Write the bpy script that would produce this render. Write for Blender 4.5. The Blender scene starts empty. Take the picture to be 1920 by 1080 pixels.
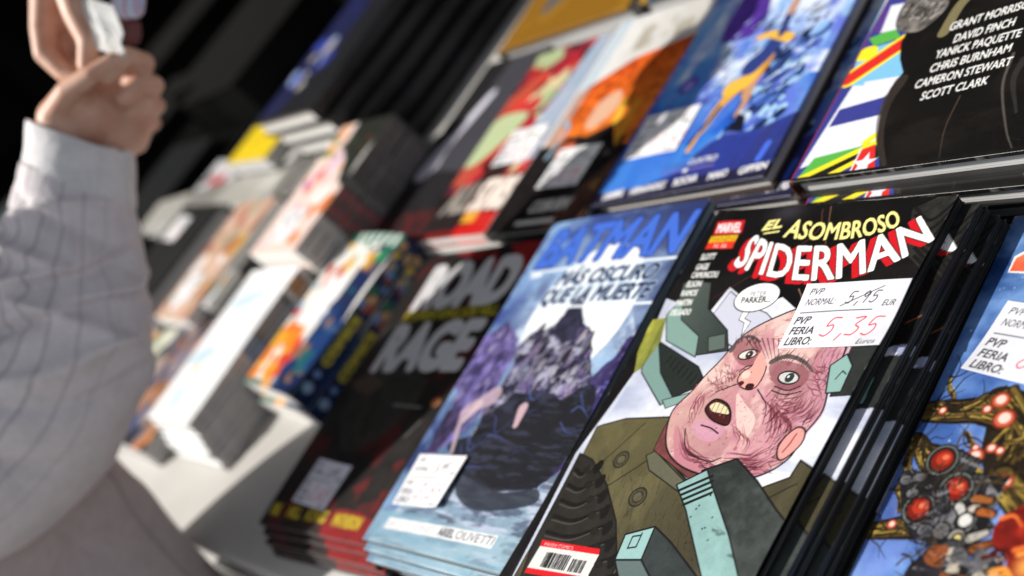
import bpy, math, random
import numpy as np

# ------------------------------------------------------------------ camera, sky, sun, exposure
scn = bpy.context.scene
COL = scn.collection
U = 0.01                                   # everything below is written in centimetres

cam_d = bpy.data.cameras.new('camera')
cam = bpy.data.objects.new('camera', cam_d)
COL.objects.link(cam)
from mathutils import Matrix, Vector
CR = Vector((0.55265, 0.49802, -0.66825)); CD = Vector((-0.02238, -0.79266, -0.60925)); CF = Vector((-0.83311, 0.35165, -0.42692))
CPOS = Vector((56.00084, -10.37571, 38.10044))
m = Matrix((CR, -CD, -CF)).transposed().to_4x4()
m.translation = CPOS * U
cam.matrix_world = m
cam_d.sensor_width = 36.0
cam_d.lens = 44.114
cam_d.clip_start = 0.02
cam_d.clip_end = 200
cam_d.dof.use_dof = True
cam_d.dof.focus_distance = 0.615
cam_d.dof.aperture_fstop = 4.5
scn.camera = cam

SUN = Vector((-0.589, -0.413, 0.695)).normalized()      # direction towards the sun
elev = math.asin(SUN.z)
world = bpy.data.worlds.new('World')
scn.world = world
world.use_nodes = True
nt = world.node_tree
bg = nt.nodes['Background']
sky = nt.nodes.new('ShaderNodeTexSky')
sky.sky_type = 'NISHITA'
sky.sun_disc = False
sky.sun_elevation = elev
sky.sun_rotation = math.atan2(SUN.x, SUN.y)
sky.air_density = 1.0
sky.dust_density = 2.0
hazy = nt.nodes.new('ShaderNodeHueSaturation')      # whitish city haze: a paler sky than the clear-air model
hazy.inputs['Saturation'].default_value = 0.35
nt.links.new(sky.outputs[0], hazy.inputs['Color'])
nt.links.new(hazy.outputs[0], bg.inputs[0])
bg.inputs[1].default_value = 0.10
sun_d = bpy.data.lights.new('sun', 'SUN')
sun_d.energy = 5.0
sun_d.angle = math.radians(0.6)
sun_d.color = (1.0, 0.95, 0.88)
sun = bpy.data.objects.new('sun', sun_d)
sun.rotation_euler = SUN.to_track_quat('Z', 'Y').to_euler()
COL.objects.link(sun)
vs = scn.view_settings
vs.view_transform = 'Standard'
vs.look = 'None'
vs.gamma = 1
vs.use_curve_mapping = False
vs.exposure = 0.38

# ------------------------------------------------------------------ paint box: printed artwork as colour attributes
def lin(c):
    c = np.asarray(c, dtype=np.float32)
    return np.where(c <= 0.04045, c / 12.92, ((c + 0.055) / 1.055) ** 2.4)

def rgb(c):
    if isinstance(c, str):
        return np.array([int(c[i:i + 2], 16) / 255 for i in (0, 2, 4)], np.float32)
    return np.array(c, np.float32) / 255

def vnoise(h, w, sy, sx, seed, octv=4, rough=0.55):
    """fractal value noise 0..1 with feature sizes sy, sx in pixels"""
    rng = np.random.default_rng(seed)
    out = np.zeros((h, w), np.float32); amp = 1.0; tot = 0
    for o in range(octv):
        gy = max(2, int(h / max(sy, 1)) + 3); gx = max(2, int(w / max(sx, 1)) + 3)
        g = rng.random((gy, gx)).astype(np.float32)
        y = np.arange(h) / max(sy, 1); x = np.arange(w) / max(sx, 1)
        iy = np.minimum(y.astype(int), gy - 2); ix = np.minimum(x.astype(int), gx - 2)
        fy = y - iy; fx = x - ix
        fy = np.clip(fy * fy * (3 - 2 * fy), 0, 1)[:, None]; fx = np.clip(fx * fx * (3 - 2 * fx), 0, 1)[None, :]
        a = g[iy][:, ix]; b = g[iy][:, ix + 1]; c = g[iy + 1][:, ix]; d = g[iy + 1][:, ix + 1]
        out += amp * ((a * (1 - fx) + b * fx) * (1 - fy) + (c * (1 - fx) + d * fx) * fy)
        tot += amp; amp *= rough; sy /= 2; sx /= 2
    return np.clip((out / tot - 0.5) * 1.7 + 0.5, 0, 1)

_GL = {}
def glyphs(s, bold):
    k = (s, round(bold, 4))
    if k not in _GL:
        cu = bpy.data.curves.new('lettering', 'FONT')
        cu.body = s; cu.offset = bold; cu.resolution_u = 3
        ob = bpy.data.objects.new('lettering', cu)
        me = ob.to_mesh()
        me.calc_loop_triangles()
        v = np.array([x.co[:2] for x in me.vertices], float).reshape(-1, 2)
        t = np.array([x.vertices[:] for x in me.loop_triangles], int).reshape(-1, 3)
        ob.to_mesh_clear()
        bpy.data.objects.remove(ob); bpy.data.curves.remove(cu)
        _GL[k] = (v, t)
    return _GL[k]

def smooth(pts, closed=True, n=8):
    p = np.array(pts, float)
    if closed:
        a, b, c, d = np.roll(p, 1, 0), p, np.roll(p, -1, 0), np.roll(p, -2, 0)
    else:
        q = np.vstack([2 * p[0] - p[1], p, 2 * p[-1] - p[-2]])
        a, b, c, d = q[:-3], q[1:-2], q[2:-1], q[3:]
    t = np.linspace(0, 1, n, endpoint=False)[None, :, None]
    a, b, c, d = (z[:, None, :] for z in (a, b, c, d))
    r = .5 * (2 * b + (c - a) * t + (2 * a - 5 * b + 4 * c - d) * t ** 2 + (3 * b - a - 3 * c + d) * t ** 3)
    r = r.reshape(-1, 2)
    return r if closed else np.vstack([r, p[-1]])

def jag(pts, amp, n=4, seed=1):
    """broken rock edge: repeated midpoint displacement"""
    g = random.Random(seed); p = [tuple(q) for q in pts]
    for _ in range(n):
        o = []
        for a, b in zip(p, p[1:] + p[:1]):
            L = math.hypot(b[0] - a[0], b[1] - a[1]); d = g.uniform(-1, 1) * amp * L
            o += [a, ((a[0] + b[0]) / 2 - (b[1] - a[1]) / max(L, 1e-6) * d, (a[1] + b[1]) / 2 + (b[0] - a[0]) / max(L, 1e-6) * d)]
        p = o
    return p

class Art:
    def __init__(s, w, h, res, col=(255, 255, 255), ss=2, seed=1):
        s.w, s.h, s.res, s.ss, s.k = w, h, res, ss, res * ss
        s.ny, s.nx = int(round(h * s.k)), int(round(w * s.k))
        s.ny += s.ny % ss; s.nx += s.nx % ss
        s.a = np.ones((s.ny, s.nx, 3), np.float32) * rgb(col)
        s.rng = random.Random(seed); s.seed = seed
    def win(s, x0, y0, x1, y1):
        k = s.k
        return (max(0, int(x0 * k) - 1), max(0, int(y0 * k) - 1), min(s.nx, int(x1 * k) + 2), min(s.ny, int(y1 * k) + 2))
    def grid(s, W):
        return np.meshgrid((np.arange(W[0], W[2]) + .5) / s.k, (np.arange(W[1], W[3]) + .5) / s.k)
    def blend(s, W, m, col):
        if W[2] <= W[0] or W[3] <= W[1]: return
        t = s.a[W[1]:W[3], W[0]:W[2]]
        m = m.astype(np.float32)[..., None]
        t += m * ((rgb(col) if not isinstance(col, np.ndarray) else col) - t)
    def pmask(s, pts):
        p = np.asarray(pts, float)
        W = s.win(p[:, 0].min(), p[:, 1].min(), p[:, 0].max(), p[:, 1].max())
        if W[2] <= W[0] or W[3] <= W[1]: return W, np.zeros((0, 0))
        X, Y = s.grid(W)
        ins = np.zeros(X.shape, bool)
        q = np.roll(p, -1, 0)
        for (x1, y1), (x2, y2) in zip(p, q):
            if y1 == y2: continue
            r0, r1 = sorted((y1, y2))
            i0 = max(0, int(r0 * s.k) - 1 - W[1]); i1 = min(X.shape[0], int(r1 * s.k) + 2 - W[1])
            if i1 <= i0: continue
            yy = Y[i0:i1, :1]
            c = ((y1 > yy) != (y2 > yy))
            xi = (x2 - x1) * (yy - y1) / (y2 - y1) + x1
            ins[i0:i1] ^= c & (X[i0:i1] < xi)
        return W, ins
    def poly(s, pts, col, a=1.0, sm=False, ink=0, inkcol=(18, 16, 18), var=0, vs=0.6, col2=None, ang=0.0):
        """filled shape; var = mottling, col2 = a second colour brushed in across direction ang"""
        if sm: pts = smooth(pts)
        W, mk = s.pmask(pts)
        if mk.size == 0: return
        c = rgb(col)
        if var or col2 is not None:
            h, w = mk.shape
            n = vnoise(h, w, vs * s.k, vs * s.k, s.rng.randrange(9999))
            if col2 is not None:
                X, Y = s.grid(W); d = X * math.cos(ang) + Y * math.sin(ang)
                d = (d - d.min()) / max(1e-6, np.ptp(d))
                f = np.clip((d - .5) * 1.6 + .5 + (n - .5) * .7, 0, 1)[..., None]
                c = c * (1 - f) + rgb(col2) * f
            if var: c = np.clip(c * (1 + (n[..., None] - .5) * 2 * var), 0, 1)
        s.blend(W, mk * a, c if isinstance(c, np.ndarray) and c.ndim == 3 else np.asarray(c))
        if ink: s.line(list(map(tuple, pts)) + [tuple(pts[0])], ink, inkcol)
    def line(s, pts, w, col, a=1.0, w2=None, sm=False):
        if sm: pts = smooth(pts, False, 6)
        p = np.asarray(pts, float); n = len(p) - 1
        w2 = w if w2 is None else w2
        r = max(w, w2) / 2
        W = s.win(p[:, 0].min() - r, p[:, 1].min() - r, p[:, 0].max() + r, p[:, 1].max() + r)
        if W[2] <= W[0] or W[3] <= W[1]: return
        M = np.zeros((W[3] - W[1], W[2] - W[0]), np.float32)
        for i in range(n):
            x1, y1 = p[i]; x2, y2 = p[i + 1]
            v = s.win(min(x1, x2) - r, min(y1, y2) - r, max(x1, x2) + r, max(y1, y2) + r)
            if v[2] <= v[0] or v[3] <= v[1]: continue
            X, Y = s.grid(v)
            dx, dy = x2 - x1, y2 - y1; L = dx * dx + dy * dy + 1e-12
            t = np.clip(((X - x1) * dx + (Y - y1) * dy) / L, 0, 1)
            d = np.hypot(X - x1 - t * dx, Y - y1 - t * dy)
            ww = (w + (w2 - w) * (i + t) / n) / 2
            c = np.clip((ww - d) * s.k + .5, 0, 1)
            sub = M[v[1] - W[1]:v[3] - W[1], v[0] - W[0]:v[2] - W[0]]
            np.maximum(sub, c, out=sub)
        s.blend(W, M * a, col)
    def ell(s, cx, cy, rx, ry, col, rot=0, a=1.0, ink=0, soft=0, **kw):
        if soft:
            R = max(rx, ry) * 2.2
            W = s.win(cx - R, cy - R, cx + R, cy + R)
            if W[2] <= W[0] or W[3] <= W[1]: return
            X, Y = s.grid(W); X = X - cx; Y = Y - cy
            c, d = math.cos(rot), math.sin(rot)
            u = (X * c + Y * d) / rx; v = (-X * d + Y * c) / ry
            s.blend(W, a * np.exp(-(u * u + v * v) * 1.3), col); return
        t = np.linspace(0, 2 * math.pi, 40, endpoint=False)
        x, y = rx * np.cos(t), ry * np.sin(t)
        c, d = math.cos(rot), math.sin(rot)
        s.poly(np.c_[cx + x * c - y * d, cy + x * d + y * c], col, a, ink=ink, **kw)
    def rect(s, x0, y0, x1, y1, col, a=1.0, **kw):
        s.poly([(x0, y0), (x1, y0), (x1, y1), (x0, y1)], col, a, **kw)
    def grad(s, c0, c1, ang=math.pi / 2, var=.3, vs=2.0, a=1.0):
        s.poly([(-.1, -.1), (s.w + .1, -.1), (s.w + .1, s.h + .1), (-.1, s.h + .1)], c0, a, col2=c1, ang=ang, var=0, vs=vs)
    def clouds(s, col, sx, sy, a, seed, lo=.45, hi=.75, region=None):
        n = vnoise(s.ny, s.nx, sy * s.k, sx * s.k, seed, 5)
        mk = np.clip((n - lo) / (hi - lo), 0, 1) * a
        if region is not None:
            W, r = s.pmask(region); f = np.zeros_like(mk); f[W[1]:W[3], W[0]:W[2]] = r; mk = mk * f
        s.blend((0, 0, s.nx, s.ny), mk, col)
    def text(s, string, base, top, col, bold=0.0, a=1.0, dx=0, dy=0):
        """lettering between a base line and a top line, each given by 2 or more points (left to right)"""
        v, tr = glyphs(string, 0)
        if not len(v): return
        x0, x1 = v[:, 0].min(), v[:, 0].max()
        b = np.asarray(base, float); t = np.asarray(top, float)
        u = (v[:, 0] - x0) / (x1 - x0); h = v[:, 1] / 0.70
        def ev(P, u):
            n = len(P)
            if n == 2: return P[0] + (P[1] - P[0]) * u[:, None]
            w_ = np.linspace(0, 1, n); o = 0
            for i in range(n):
                l = np.ones_like(u)
                for j in range(n):
                    if j != i: l = l * (u - w_[j]) / (w_[i] - w_[j])
                o = o + l[:, None] * P[i]
            return o
        B, T = ev(b, u), ev(t, u)
        P = B + (T - B) * h[:, None] + np.array([dx, dy])
        W = s.win(P[:, 0].min(), P[:, 1].min(), P[:, 0].max(), P[:, 1].max())
        if W[2] <= W[0] or W[3] <= W[1]: return
        M = np.zeros((W[3] - W[1], W[2] - W[0]), bool)
        R = bold * np.linalg.norm(T.mean(0) - B.mean(0)) * 1.5
        shifts = [(0, 0)] if R * s.k < .5 else [(R * math.cos(q), R * math.sin(q)) for q in np.linspace(0, 2 * math.pi, 10, endpoint=False)] + [(0, 0)]
        P0 = P
        W = s.win(P[:, 0].min() - R, P[:, 1].min() - R, P[:, 0].max() + R, P[:, 1].max() + R)
        M = np.zeros((W[3] - W[1], W[2] - W[0]), bool)
        for sh in shifts:
          P = P0 + np.array(sh)
          for i, j, k in tr:
            q = P[[i, j, k]]
            w_ = s.win(q[:, 0].min(), q[:, 1].min(), q[:, 0].max(), q[:, 1].max())
            if w_[2] <= w_[0] or w_[3] <= w_[1]: continue
            X, Y = s.grid(w_)
            def ed(p, r): return (r[0] - p[0]) * (Y - p[1]) - (r[1] - p[1]) * (X - p[0])
            e0, e1, e2 = ed(q[0], q[1]), ed(q[1], q[2]), ed(q[2], q[0])
            ins = ((e0 >= 0) & (e1 >= 0) & (e2 >= 0)) | ((e0 <= 0) & (e1 <= 0) & (e2 <= 0))
            M[w_[1] - W[1]:w_[3] - W[1], w_[0] - W[0]:w_[2] - W[0]] |= ins
        s.blend(W, M * a, col)
    def hatch(s, pts, n, ln, w, col, ang, spread=.3, a=.8):
        """n short tapered pen strokes scattered inside a closed shape"""
        p = smooth(pts) if len(pts) > 3 else np.array(pts, float)
        x0, y0 = p.min(0); x1, y1 = p.max(0)
        W, mk = s.pmask(p)
        done = tries = 0
        while done < n and tries < n * 12:
            tries += 1
            x, y = s.rng.uniform(x0, x1), s.rng.uniform(y0, y1)
            i, j = int(y * s.k) - W[1], int(x * s.k) - W[0]
            if not (0 <= i < mk.shape[0] and 0 <= j < mk.shape[1]) or not mk[i, j]: continue
            t = ang + s.rng.gauss(0, spread); l = ln * s.rng.uniform(.4, 1.2)
            b = s.rng.uniform(-.12, .12) * l
            mx, my = x + math.cos(t) * l / 2 - math.sin(t) * b, y + math.sin(t) * l / 2 + math.cos(t) * b
            s.line([(x, y), (mx, my), (x + math.cos(t) * l, y + math.sin(t) * l)], w, col, a, w2=w * .25)
            done += 1
    def between(s, p, q, n, w, col, a=.8, jit=.08, cut=.35):
        """a family of tapered pen lines that lie between two curves"""
        p = smooth(p, False, 6); q = smooth(q, False, 6); m = min(len(p), len(q)); p = p[np.linspace(0, len(p) - 1, m).astype(int)]; q = q[np.linspace(0, len(q) - 1, m).astype(int)]
        for k in range(n):
            f = np.clip((k + .5) / n + s.rng.uniform(-.5, .5) / n, 0, 1)
            c = p * (1 - f) + q * f
            i = int(m * s.rng.uniform(0, cut)); j = m - int(m * s.rng.uniform(0, cut))
            c = c[i:j]
            if len(c) < 2: continue
            ph = s.rng.uniform(0, 6)
            c = c + np.c_[np.sin(np.arange(len(c)) * .8 + ph), np.cos(np.arange(len(c)) * .7 + ph)] * jit
            h = len(c) // 2
            s.line(c[h:], w, col, a, w2=w * .2); s.line(c[:h + 1][::-1], w, col, a, w2=w * .2)
    def blobs(s, n, cols, r0, r1, seed, region=None, a=1.0, asp=1.0, ang=0):
        """loose overlapping brush marks: the jumble of figures and lettering on a cover seen far out of focus"""
        g = random.Random(seed)
        x0, y0, x1, y1 = region or (0, 0, s.w, s.h)
        for _ in range(n):
            r = g.uniform(r0, r1); cx, cy = g.uniform(x0, x1), g.uniform(y0, y1)
            k = g.randint(5, 8)
            pts = []
            for i in range(k):
                t = 2 * math.pi * i / k; q = r * g.uniform(.6, 1.3)
                px, py = q * math.cos(t) * asp, q * math.sin(t)
                pts.append((cx + px * math.cos(ang) - py * math.sin(ang), cy + px * math.sin(ang) + py * math.cos(ang)))
            s.poly(pts, g.choice(cols), a, sm=True)
    def wear(s, n=60, a=.5):
        """rubbed edges and corners, a few faint scratches"""
        g = s.rng
        for _ in range(n):
            e = g.randrange(4); t = g.random(); l = g.uniform(.05, .5)
            p = [(t * s.w, .03), (t * s.w, s.h - .03), (.03, t * s.h), (s.w - .03, t * s.h)][e]
            q = (p[0] + (l if e < 2 else 0), p[1] + (0 if e < 2 else l))
            s.line([p, q], g.uniform(.03, .09), (214, 210, 204), a * g.uniform(.3, 1), w2=.02)
        for cx in (0, s.w):
            for cy in (0, s.h): s.ell(cx, cy, .16, .12, (210, 206, 200), a=a)
        for _ in range(n // 4):
            x, y, t, l = g.uniform(0, s.w), g.uniform(0, s.h), g.uniform(0, 3.1), g.uniform(.4, 1.8)
            s.line([(x, y), (x + math.cos(t) * l, y + math.sin(t) * l)], .025, (200, 200, 200), .16, w2=.01)
        return s
    def done(s, grain=.012):
        k = s.ss
        a = s.a.reshape(s.ny // k, k, s.nx // k, k, 3).mean((1, 3))
        rng = np.random.default_rng(s.seed)
        a = np.clip(a + rng.normal(0, grain, a.shape[:2])[..., None], 0, 1)
        return lin(a).astype(np.float32) * 0.80 + 0.0025
# ------------------------------------------------------------------ materials
def mat(name, col=(.5, .5, .5), rough=.5, spec=.5, coat=0.0, attr=False, coat_rough=.15):
    m = bpy.data.materials.new(name); m.use_nodes = True
    b = m.node_tree.nodes['Principled BSDF']
    b.inputs['Base Color'].default_value = (*col, 1)
    b.inputs['Roughness'].default_value = rough
    b.inputs['Specular IOR Level'].default_value = spec
    b.inputs['Coat Weight'].default_value = coat
    b.inputs['Coat Roughness'].default_value = coat_rough
    return m, m.node_tree, b

def printed(name, rough, coat, spec=.35, bump=.15, scale=14):
    m, t, b = mat(name, rough=rough, coat=coat, spec=spec)
    a = t.nodes.new('ShaderNodeAttribute'); a.attribute_name = 'ink'
    t.links.new(a.outputs['Color'], b.inputs['Base Color'])
    tc = t.nodes.new('ShaderNodeTexCoord')
    n = t.nodes.new('ShaderNodeTexNoise'); n.inputs['Scale'].default_value = scale; n.inputs['Detail'].default_value = 3
    t.links.new(tc.outputs['Object'], n.inputs['Vector'])
    bp = t.nodes.new('ShaderNodeBump'); bp.inputs['Strength'].default_value = bump; bp.inputs['Distance'].default_value = .002
    t.links.new(n.outputs['Fac'], bp.inputs['Height'])
    t.links.new(bp.outputs['Normal'], b.inputs['Normal'])
    # finger marks: the gloss is not even
    n2 = t.nodes.new('ShaderNodeTexNoise'); n2.inputs['Scale'].default_value = 60; n2.inputs['Detail'].default_value = 4
    t.links.new(tc.outputs['Object'], n2.inputs['Vector'])
    mr = t.nodes.new('ShaderNodeMapRange'); mr.inputs['To Min'].default_value = rough - .06; mr.inputs['To Max'].default_value = rough + .1
    t.links.new(n2.outputs['Fac'], mr.inputs['Value']); t.links.new(mr.outputs['Result'], b.inputs['Roughness'])
    return m

def paper_edges(name, c0, c1, lines=900, rough=.7):
    """cut page edges: fine uneven lines that run along the block"""
    m, t, b = mat(name, rough=rough, spec=.25)
    tc = t.nodes.new('ShaderNodeTexCoord'); mp = t.nodes.new('ShaderNodeMapping')
    mp.inputs['Scale'].default_value = (3, 3, lines)
    n = t.nodes.new('ShaderNodeTexNoise'); n.inputs['Scale'].default_value = 1.0; n.inputs['Detail'].default_value = 5; n.inputs['Roughness'].default_value = .7
    cr = t.nodes.new('ShaderNodeValToRGB')
    cr.color_ramp.elements[0].position = .34; cr.color_ramp.elements[1].position = .62
    cr.color_ramp.elements[0].color = (*c0, 1); cr.color_ramp.elements[1].color = (*c1, 1)
    t.links.new(tc.outputs['Object'], mp.inputs[0]); t.links.new(mp.outputs[0], n.inputs['Vector'])
    t.links.new(n.outputs['Fac'], cr.inputs[0]); t.links.new(cr.outputs[0], b.inputs['Base Color'])
    return m

def mottled(name, c0, c1, scale, rough=.6, spec=.3, bump=0, detail=4, stretch=(1, 1, 1)):
    m, t, b = mat(name, rough=rough, spec=spec)
    tc = t.nodes.new('ShaderNodeTexCoord'); mp = t.nodes.new('ShaderNodeMapping'); mp.inputs['Scale'].default_value = stretch
    n = t.nodes.new('ShaderNodeTexNoise'); n.inputs['Scale'].default_value = scale; n.inputs['Detail'].default_value = detail
    cr = t.nodes.new('ShaderNodeValToRGB')
    cr.color_ramp.elements[0].position = .35; cr.color_ramp.elements[1].position = .65
    cr.color_ramp.elements[0].color = (*c0, 1); cr.color_ramp.elements[1].color = (*c1, 1)
    t.links.new(tc.outputs['Object'], mp.inputs[0]); t.links.new(mp.outputs[0], n.inputs['Vector'])
    t.links.new(n.outputs['Fac'], cr.inputs[0]); t.links.new(cr.outputs[0], b.inputs['Base Color'])
    if bump:
        bp = t.nodes.new('ShaderNodeBump'); bp.inputs['Strength'].default_value = bump; bp.inputs['Distance'].default_value = .003
        t.links.new(n.outputs['Fac'], bp.inputs['Height']); t.links.new(bp.outputs['Normal'], b.inputs['Normal'])
    return m

M_GLOSS = printed('glossy_print', .3, .0, spec=.32)
M_SATIN = printed('satin_print', .45, .0, spec=.25)
M_SHADE = printed('shade_dark_print', .8, 0, spec=.06)  # for the far books, dulled so they look shaded
M_LABEL = printed('label_paper', .75, 0, spec=.2, bump=.25, scale=30)
M_PAGES = paper_edges('white_pages', (.42, .41, .39), (.80, .79, .76))
M_GREYPAGES = paper_edges('grey_pages', (.26, .26, .26), (.62, .62, .61), 700)
M_DARKPAGES = paper_edges('ink_dark_pages', (.008, .008, .009), (.30, .29, .27), 1300, .55)
M_DARKPAGES.node_tree.nodes['Color Ramp'].color_ramp.elements[0].position = .5
M_DARKPAGES.node_tree.nodes['Color Ramp'].color_ramp.elements[1].position = .72
M_BLUEPAGES = paper_edges('ink_blue_pages', (.07, .09, .10), (.34, .42, .46), 700)
M_BLACK = mottled('black_card', (.008, .008, .009), (.018, .017, .018), 40, .45)
M_BROWNBLACK = mottled('brown_black_card', (.016, .010, .009), (.035, .022, .02), 20, .4)

# ------------------------------------------------------------------ mesh helpers
def link(name, me, m=None, parent=None):
    o = bpy.data.objects.new(name, me)
    COL.objects.link(o)
    if m is not None and not me.materials: me.materials.append(m)
    if parent: o.parent = parent
    return o

def empty(name, x, y, z, rot, label=None, cat=None, group=None):
    o = bpy.data.objects.new(name, None); o.empty_display_size = .02
    COL.objects.link(o)
    o.location = (x * U, y * U, z * U); o.rotation_euler = (0, 0, math.radians(rot))
    tag(o, label, cat, group)
    return o

def tag(o, label=None, cat=None, group=None, kind=None):
    if label: o['label'] = label
    if cat: o['category'] = cat
    if group: o['group'] = group
    if kind: o['kind'] = kind
    return o

def mesh(name, v, f, m=None, smooth_=False):
    me = bpy.data.meshes.new(name)
    me.from_pydata([tuple(c * U for c in p) for p in v], [], f)
    me.update()
    if smooth_: me.polygons.foreach_set('use_smooth', [True] * len(me.polygons))
    if m is not None: me.materials.append(m)
    return me

def box(name, x0, y0, z0, x1, y1, z1, m, bev=0.0):
    import bmesh
    bm = bmesh.new()
    vs_ = [bm.verts.new((x * U, y * U, z * U)) for z in (z0, z1) for y in (y0, y1) for x in (x0, x1)]
    for f in ((0, 2, 3, 1), (4, 5, 7, 6), (0, 1, 5, 4), (2, 6, 7, 3), (0, 4, 6, 2), (1, 3, 7, 5)):
        bm.faces.new([vs_[i] for i in f])
    if bev: bmesh.ops.bevel(bm, geom=bm.edges[:], offset=bev * U, segments=2, affect='EDGES', profile=.5)
    me = bpy.data.meshes.new(name); bm.to_mesh(me); bm.free()
    me.materials.append(m)
    return me

def sheet(name, art, w, h, th, m, curl=None):
    """printed card of thickness th, artwork as a colour attribute; centred in x,y, underside at z = 0"""
    a = art if isinstance(art, np.ndarray) else art.done()
    ny, nx = a.shape[:2]
    X, Y = np.meshgrid(np.linspace(-w / 2, w / 2, nx), np.linspace(-h / 2, h / 2, ny))
    Z = np.full_like(X, th)
    if curl is not None: Z = Z + curl(X / w + .5, Y / h + .5)
    top = np.stack([X, Y, Z], -1).reshape(-1, 3)
    idx = np.arange(nx * ny).reshape(ny, nx)
    ring = np.concatenate([idx[0, :-1], idx[:-1, -1], idx[-1, :0:-1], idx[:0:-1, 0]])
    low = top[ring].copy(); low[:, 2] -= th
    v = np.vstack([top, low]) * U
    c = np.vstack([a.reshape(-1, 3), a.reshape(-1, 3)[ring]])
    q = np.stack([idx[:-1, :-1], idx[:-1, 1:], idx[1:, 1:], idx[1:, :-1]], -1).reshape(-1, 4)
    n = len(ring); r2 = np.arange(n) + nx * ny
    s_ = np.stack([ring, r2, np.roll(r2, -1), np.roll(ring, -1)], -1)
    f = np.vstack([q, s_]).astype(np.int32)
    me = bpy.data.meshes.new(name)
    me.vertices.add(len(v)); me.vertices.foreach_set('co', v.astype(np.float32).ravel())
    me.loops.add(f.size); me.loops.foreach_set('vertex_index', f.ravel())
    me.polygons.add(len(f)); me.polygons.foreach_set('loop_start', np.arange(0, f.size, 4, dtype=np.int32))
    sm = np.zeros(len(f), bool); sm[:len(q)] = True
    me.update(calc_edges=True)
    me.polygons.foreach_set('use_smooth', sm)
    at = me.color_attributes.new('ink', 'FLOAT_COLOR', 'POINT')
    at.data.foreach_set('color', np.hstack([c, np.ones((len(c), 1), np.float32)]).astype(np.float32).ravel())
    me.materials.append(m)
    return me

def gentle(ax, ay, lift=0.0, seed=0):
    g = random.Random(seed); p = g.uniform(0, 6)
    def f(u, v):
        crease = -.018 * np.exp(-((u - .045) / .012) ** 2) + .006 * np.exp(-((u - .075) / .02) ** 2)      # fold beside the spine
        return ax * np.sin(math.pi * u) + ay * np.sin(v * 5 + p) * u + lift * u ** 3 * (1 + .6 * (1 - v) ** 2) + crease
    return f

# ------------------------------------------------------------------ books
def make_book(name, label, cat, group, x, y, rot, ztop, w, h, t, cover, pages=M_PAGES, style='paperback',
              spine_side=-1, spine_mat=None, spine_art=None, back_mat=M_BLACK, ct=.03):
    """x, y = bottom left corner of the cover; the Empty sits at the middle of the base"""
    r = math.radians(rot)
    cx = x + w / 2 * math.cos(r) - h / 2 * math.sin(r); cy = y + w / 2 * math.sin(r) + h / 2 * math.cos(r)
    o = empty(name, cx, cy, ztop - t, rot, label, cat, group)
    hard = style == 'hardcover'
    ct = .26 if hard else ct
    c = link('front_cover', cover, None, o); c.location.z = (t - ct) * U
    i = .35 if hard else .05
    s0 = w / 2 * spine_side
    px0, px1 = (-w / 2 + (.15 if spine_side < 0 else i)), (w / 2 - (.15 if spine_side > 0 else i))
    link('page_block', box('page_block', px0, -h / 2 + i, ct + .004, px1, h / 2 - i, t - ct - .004, pages), None, o)
    link('back_cover', box('back_cover', -w / 2, -h / 2, 0, w / 2, h / 2, ct, back_mat), None, o)
    sm = spine_mat or back_mat
    if spine_art is not None:
        s = link('spine', spine_art, None, o)
        s.rotation_euler = (0, math.radians(90) * spine_side, 0)
        s.location = ((s0 + .003 * spine_side) * U, 0, t / 2 * U)
    elif hard:      # rounded back
        n = 9; v = []; f = []
        for yy in (-h / 2, h / 2):
            for k in range(n):
                a = math.pi * k / (n - 1)
                v.append((s0 - spine_side * .02 + spine_side * .32 * math.sin(a), yy, t / 2 - t / 2 * math.cos(a) * .995))
            for k in range(n):
                a = math.pi * k / (n - 1)
                v.append((s0 - spine_side * .12 + spine_side * .2 * math.sin(a), yy, t / 2 - (t / 2 - .2) * math.cos(a)))
        for k in range(n - 1):
            f.append((k, k + 1, 2 * n + k + 1, 2 * n + k)); f.append((n + k, 3 * n + k, 3 * n + k + 1, n + k + 1))
            f.append((k, n + k, n + k + 1, k + 1)); f.append((2 * n + k, 2 * n + k + 1, 3 * n + k + 1, 3 * n + k))
        link('spine', mesh('spine', v, f, sm, True), None, o)
    else:
        a, b = sorted((s0 - spine_side * .14, s0 - spine_side * .002))
        link('spine', box('spine', a, -h / 2 + .003, ct + .002, b, h / 2 - .003, t - ct - .002, sm), None, o)
    o['_t'] = t
    return o

def copy_book(src, dx, dy, z_base, drot, label, skip=('price_label',), cover=None):
    r = src.copy(); COL.objects.link(r)
    r.location = (src.location.x + dx * U, src.location.y + dy * U, z_base * U)
    r.rotation_euler.z += math.radians(drot)
    r['label'] = label
    for ch in list(src.children):
        if ch.name.split('.')[0] in skip: continue
        c = ch.copy(); COL.objects.link(c); c.parent = r
        if cover is not None and ch.name.startswith('front_cover'): c.data = cover
    return r

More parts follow.
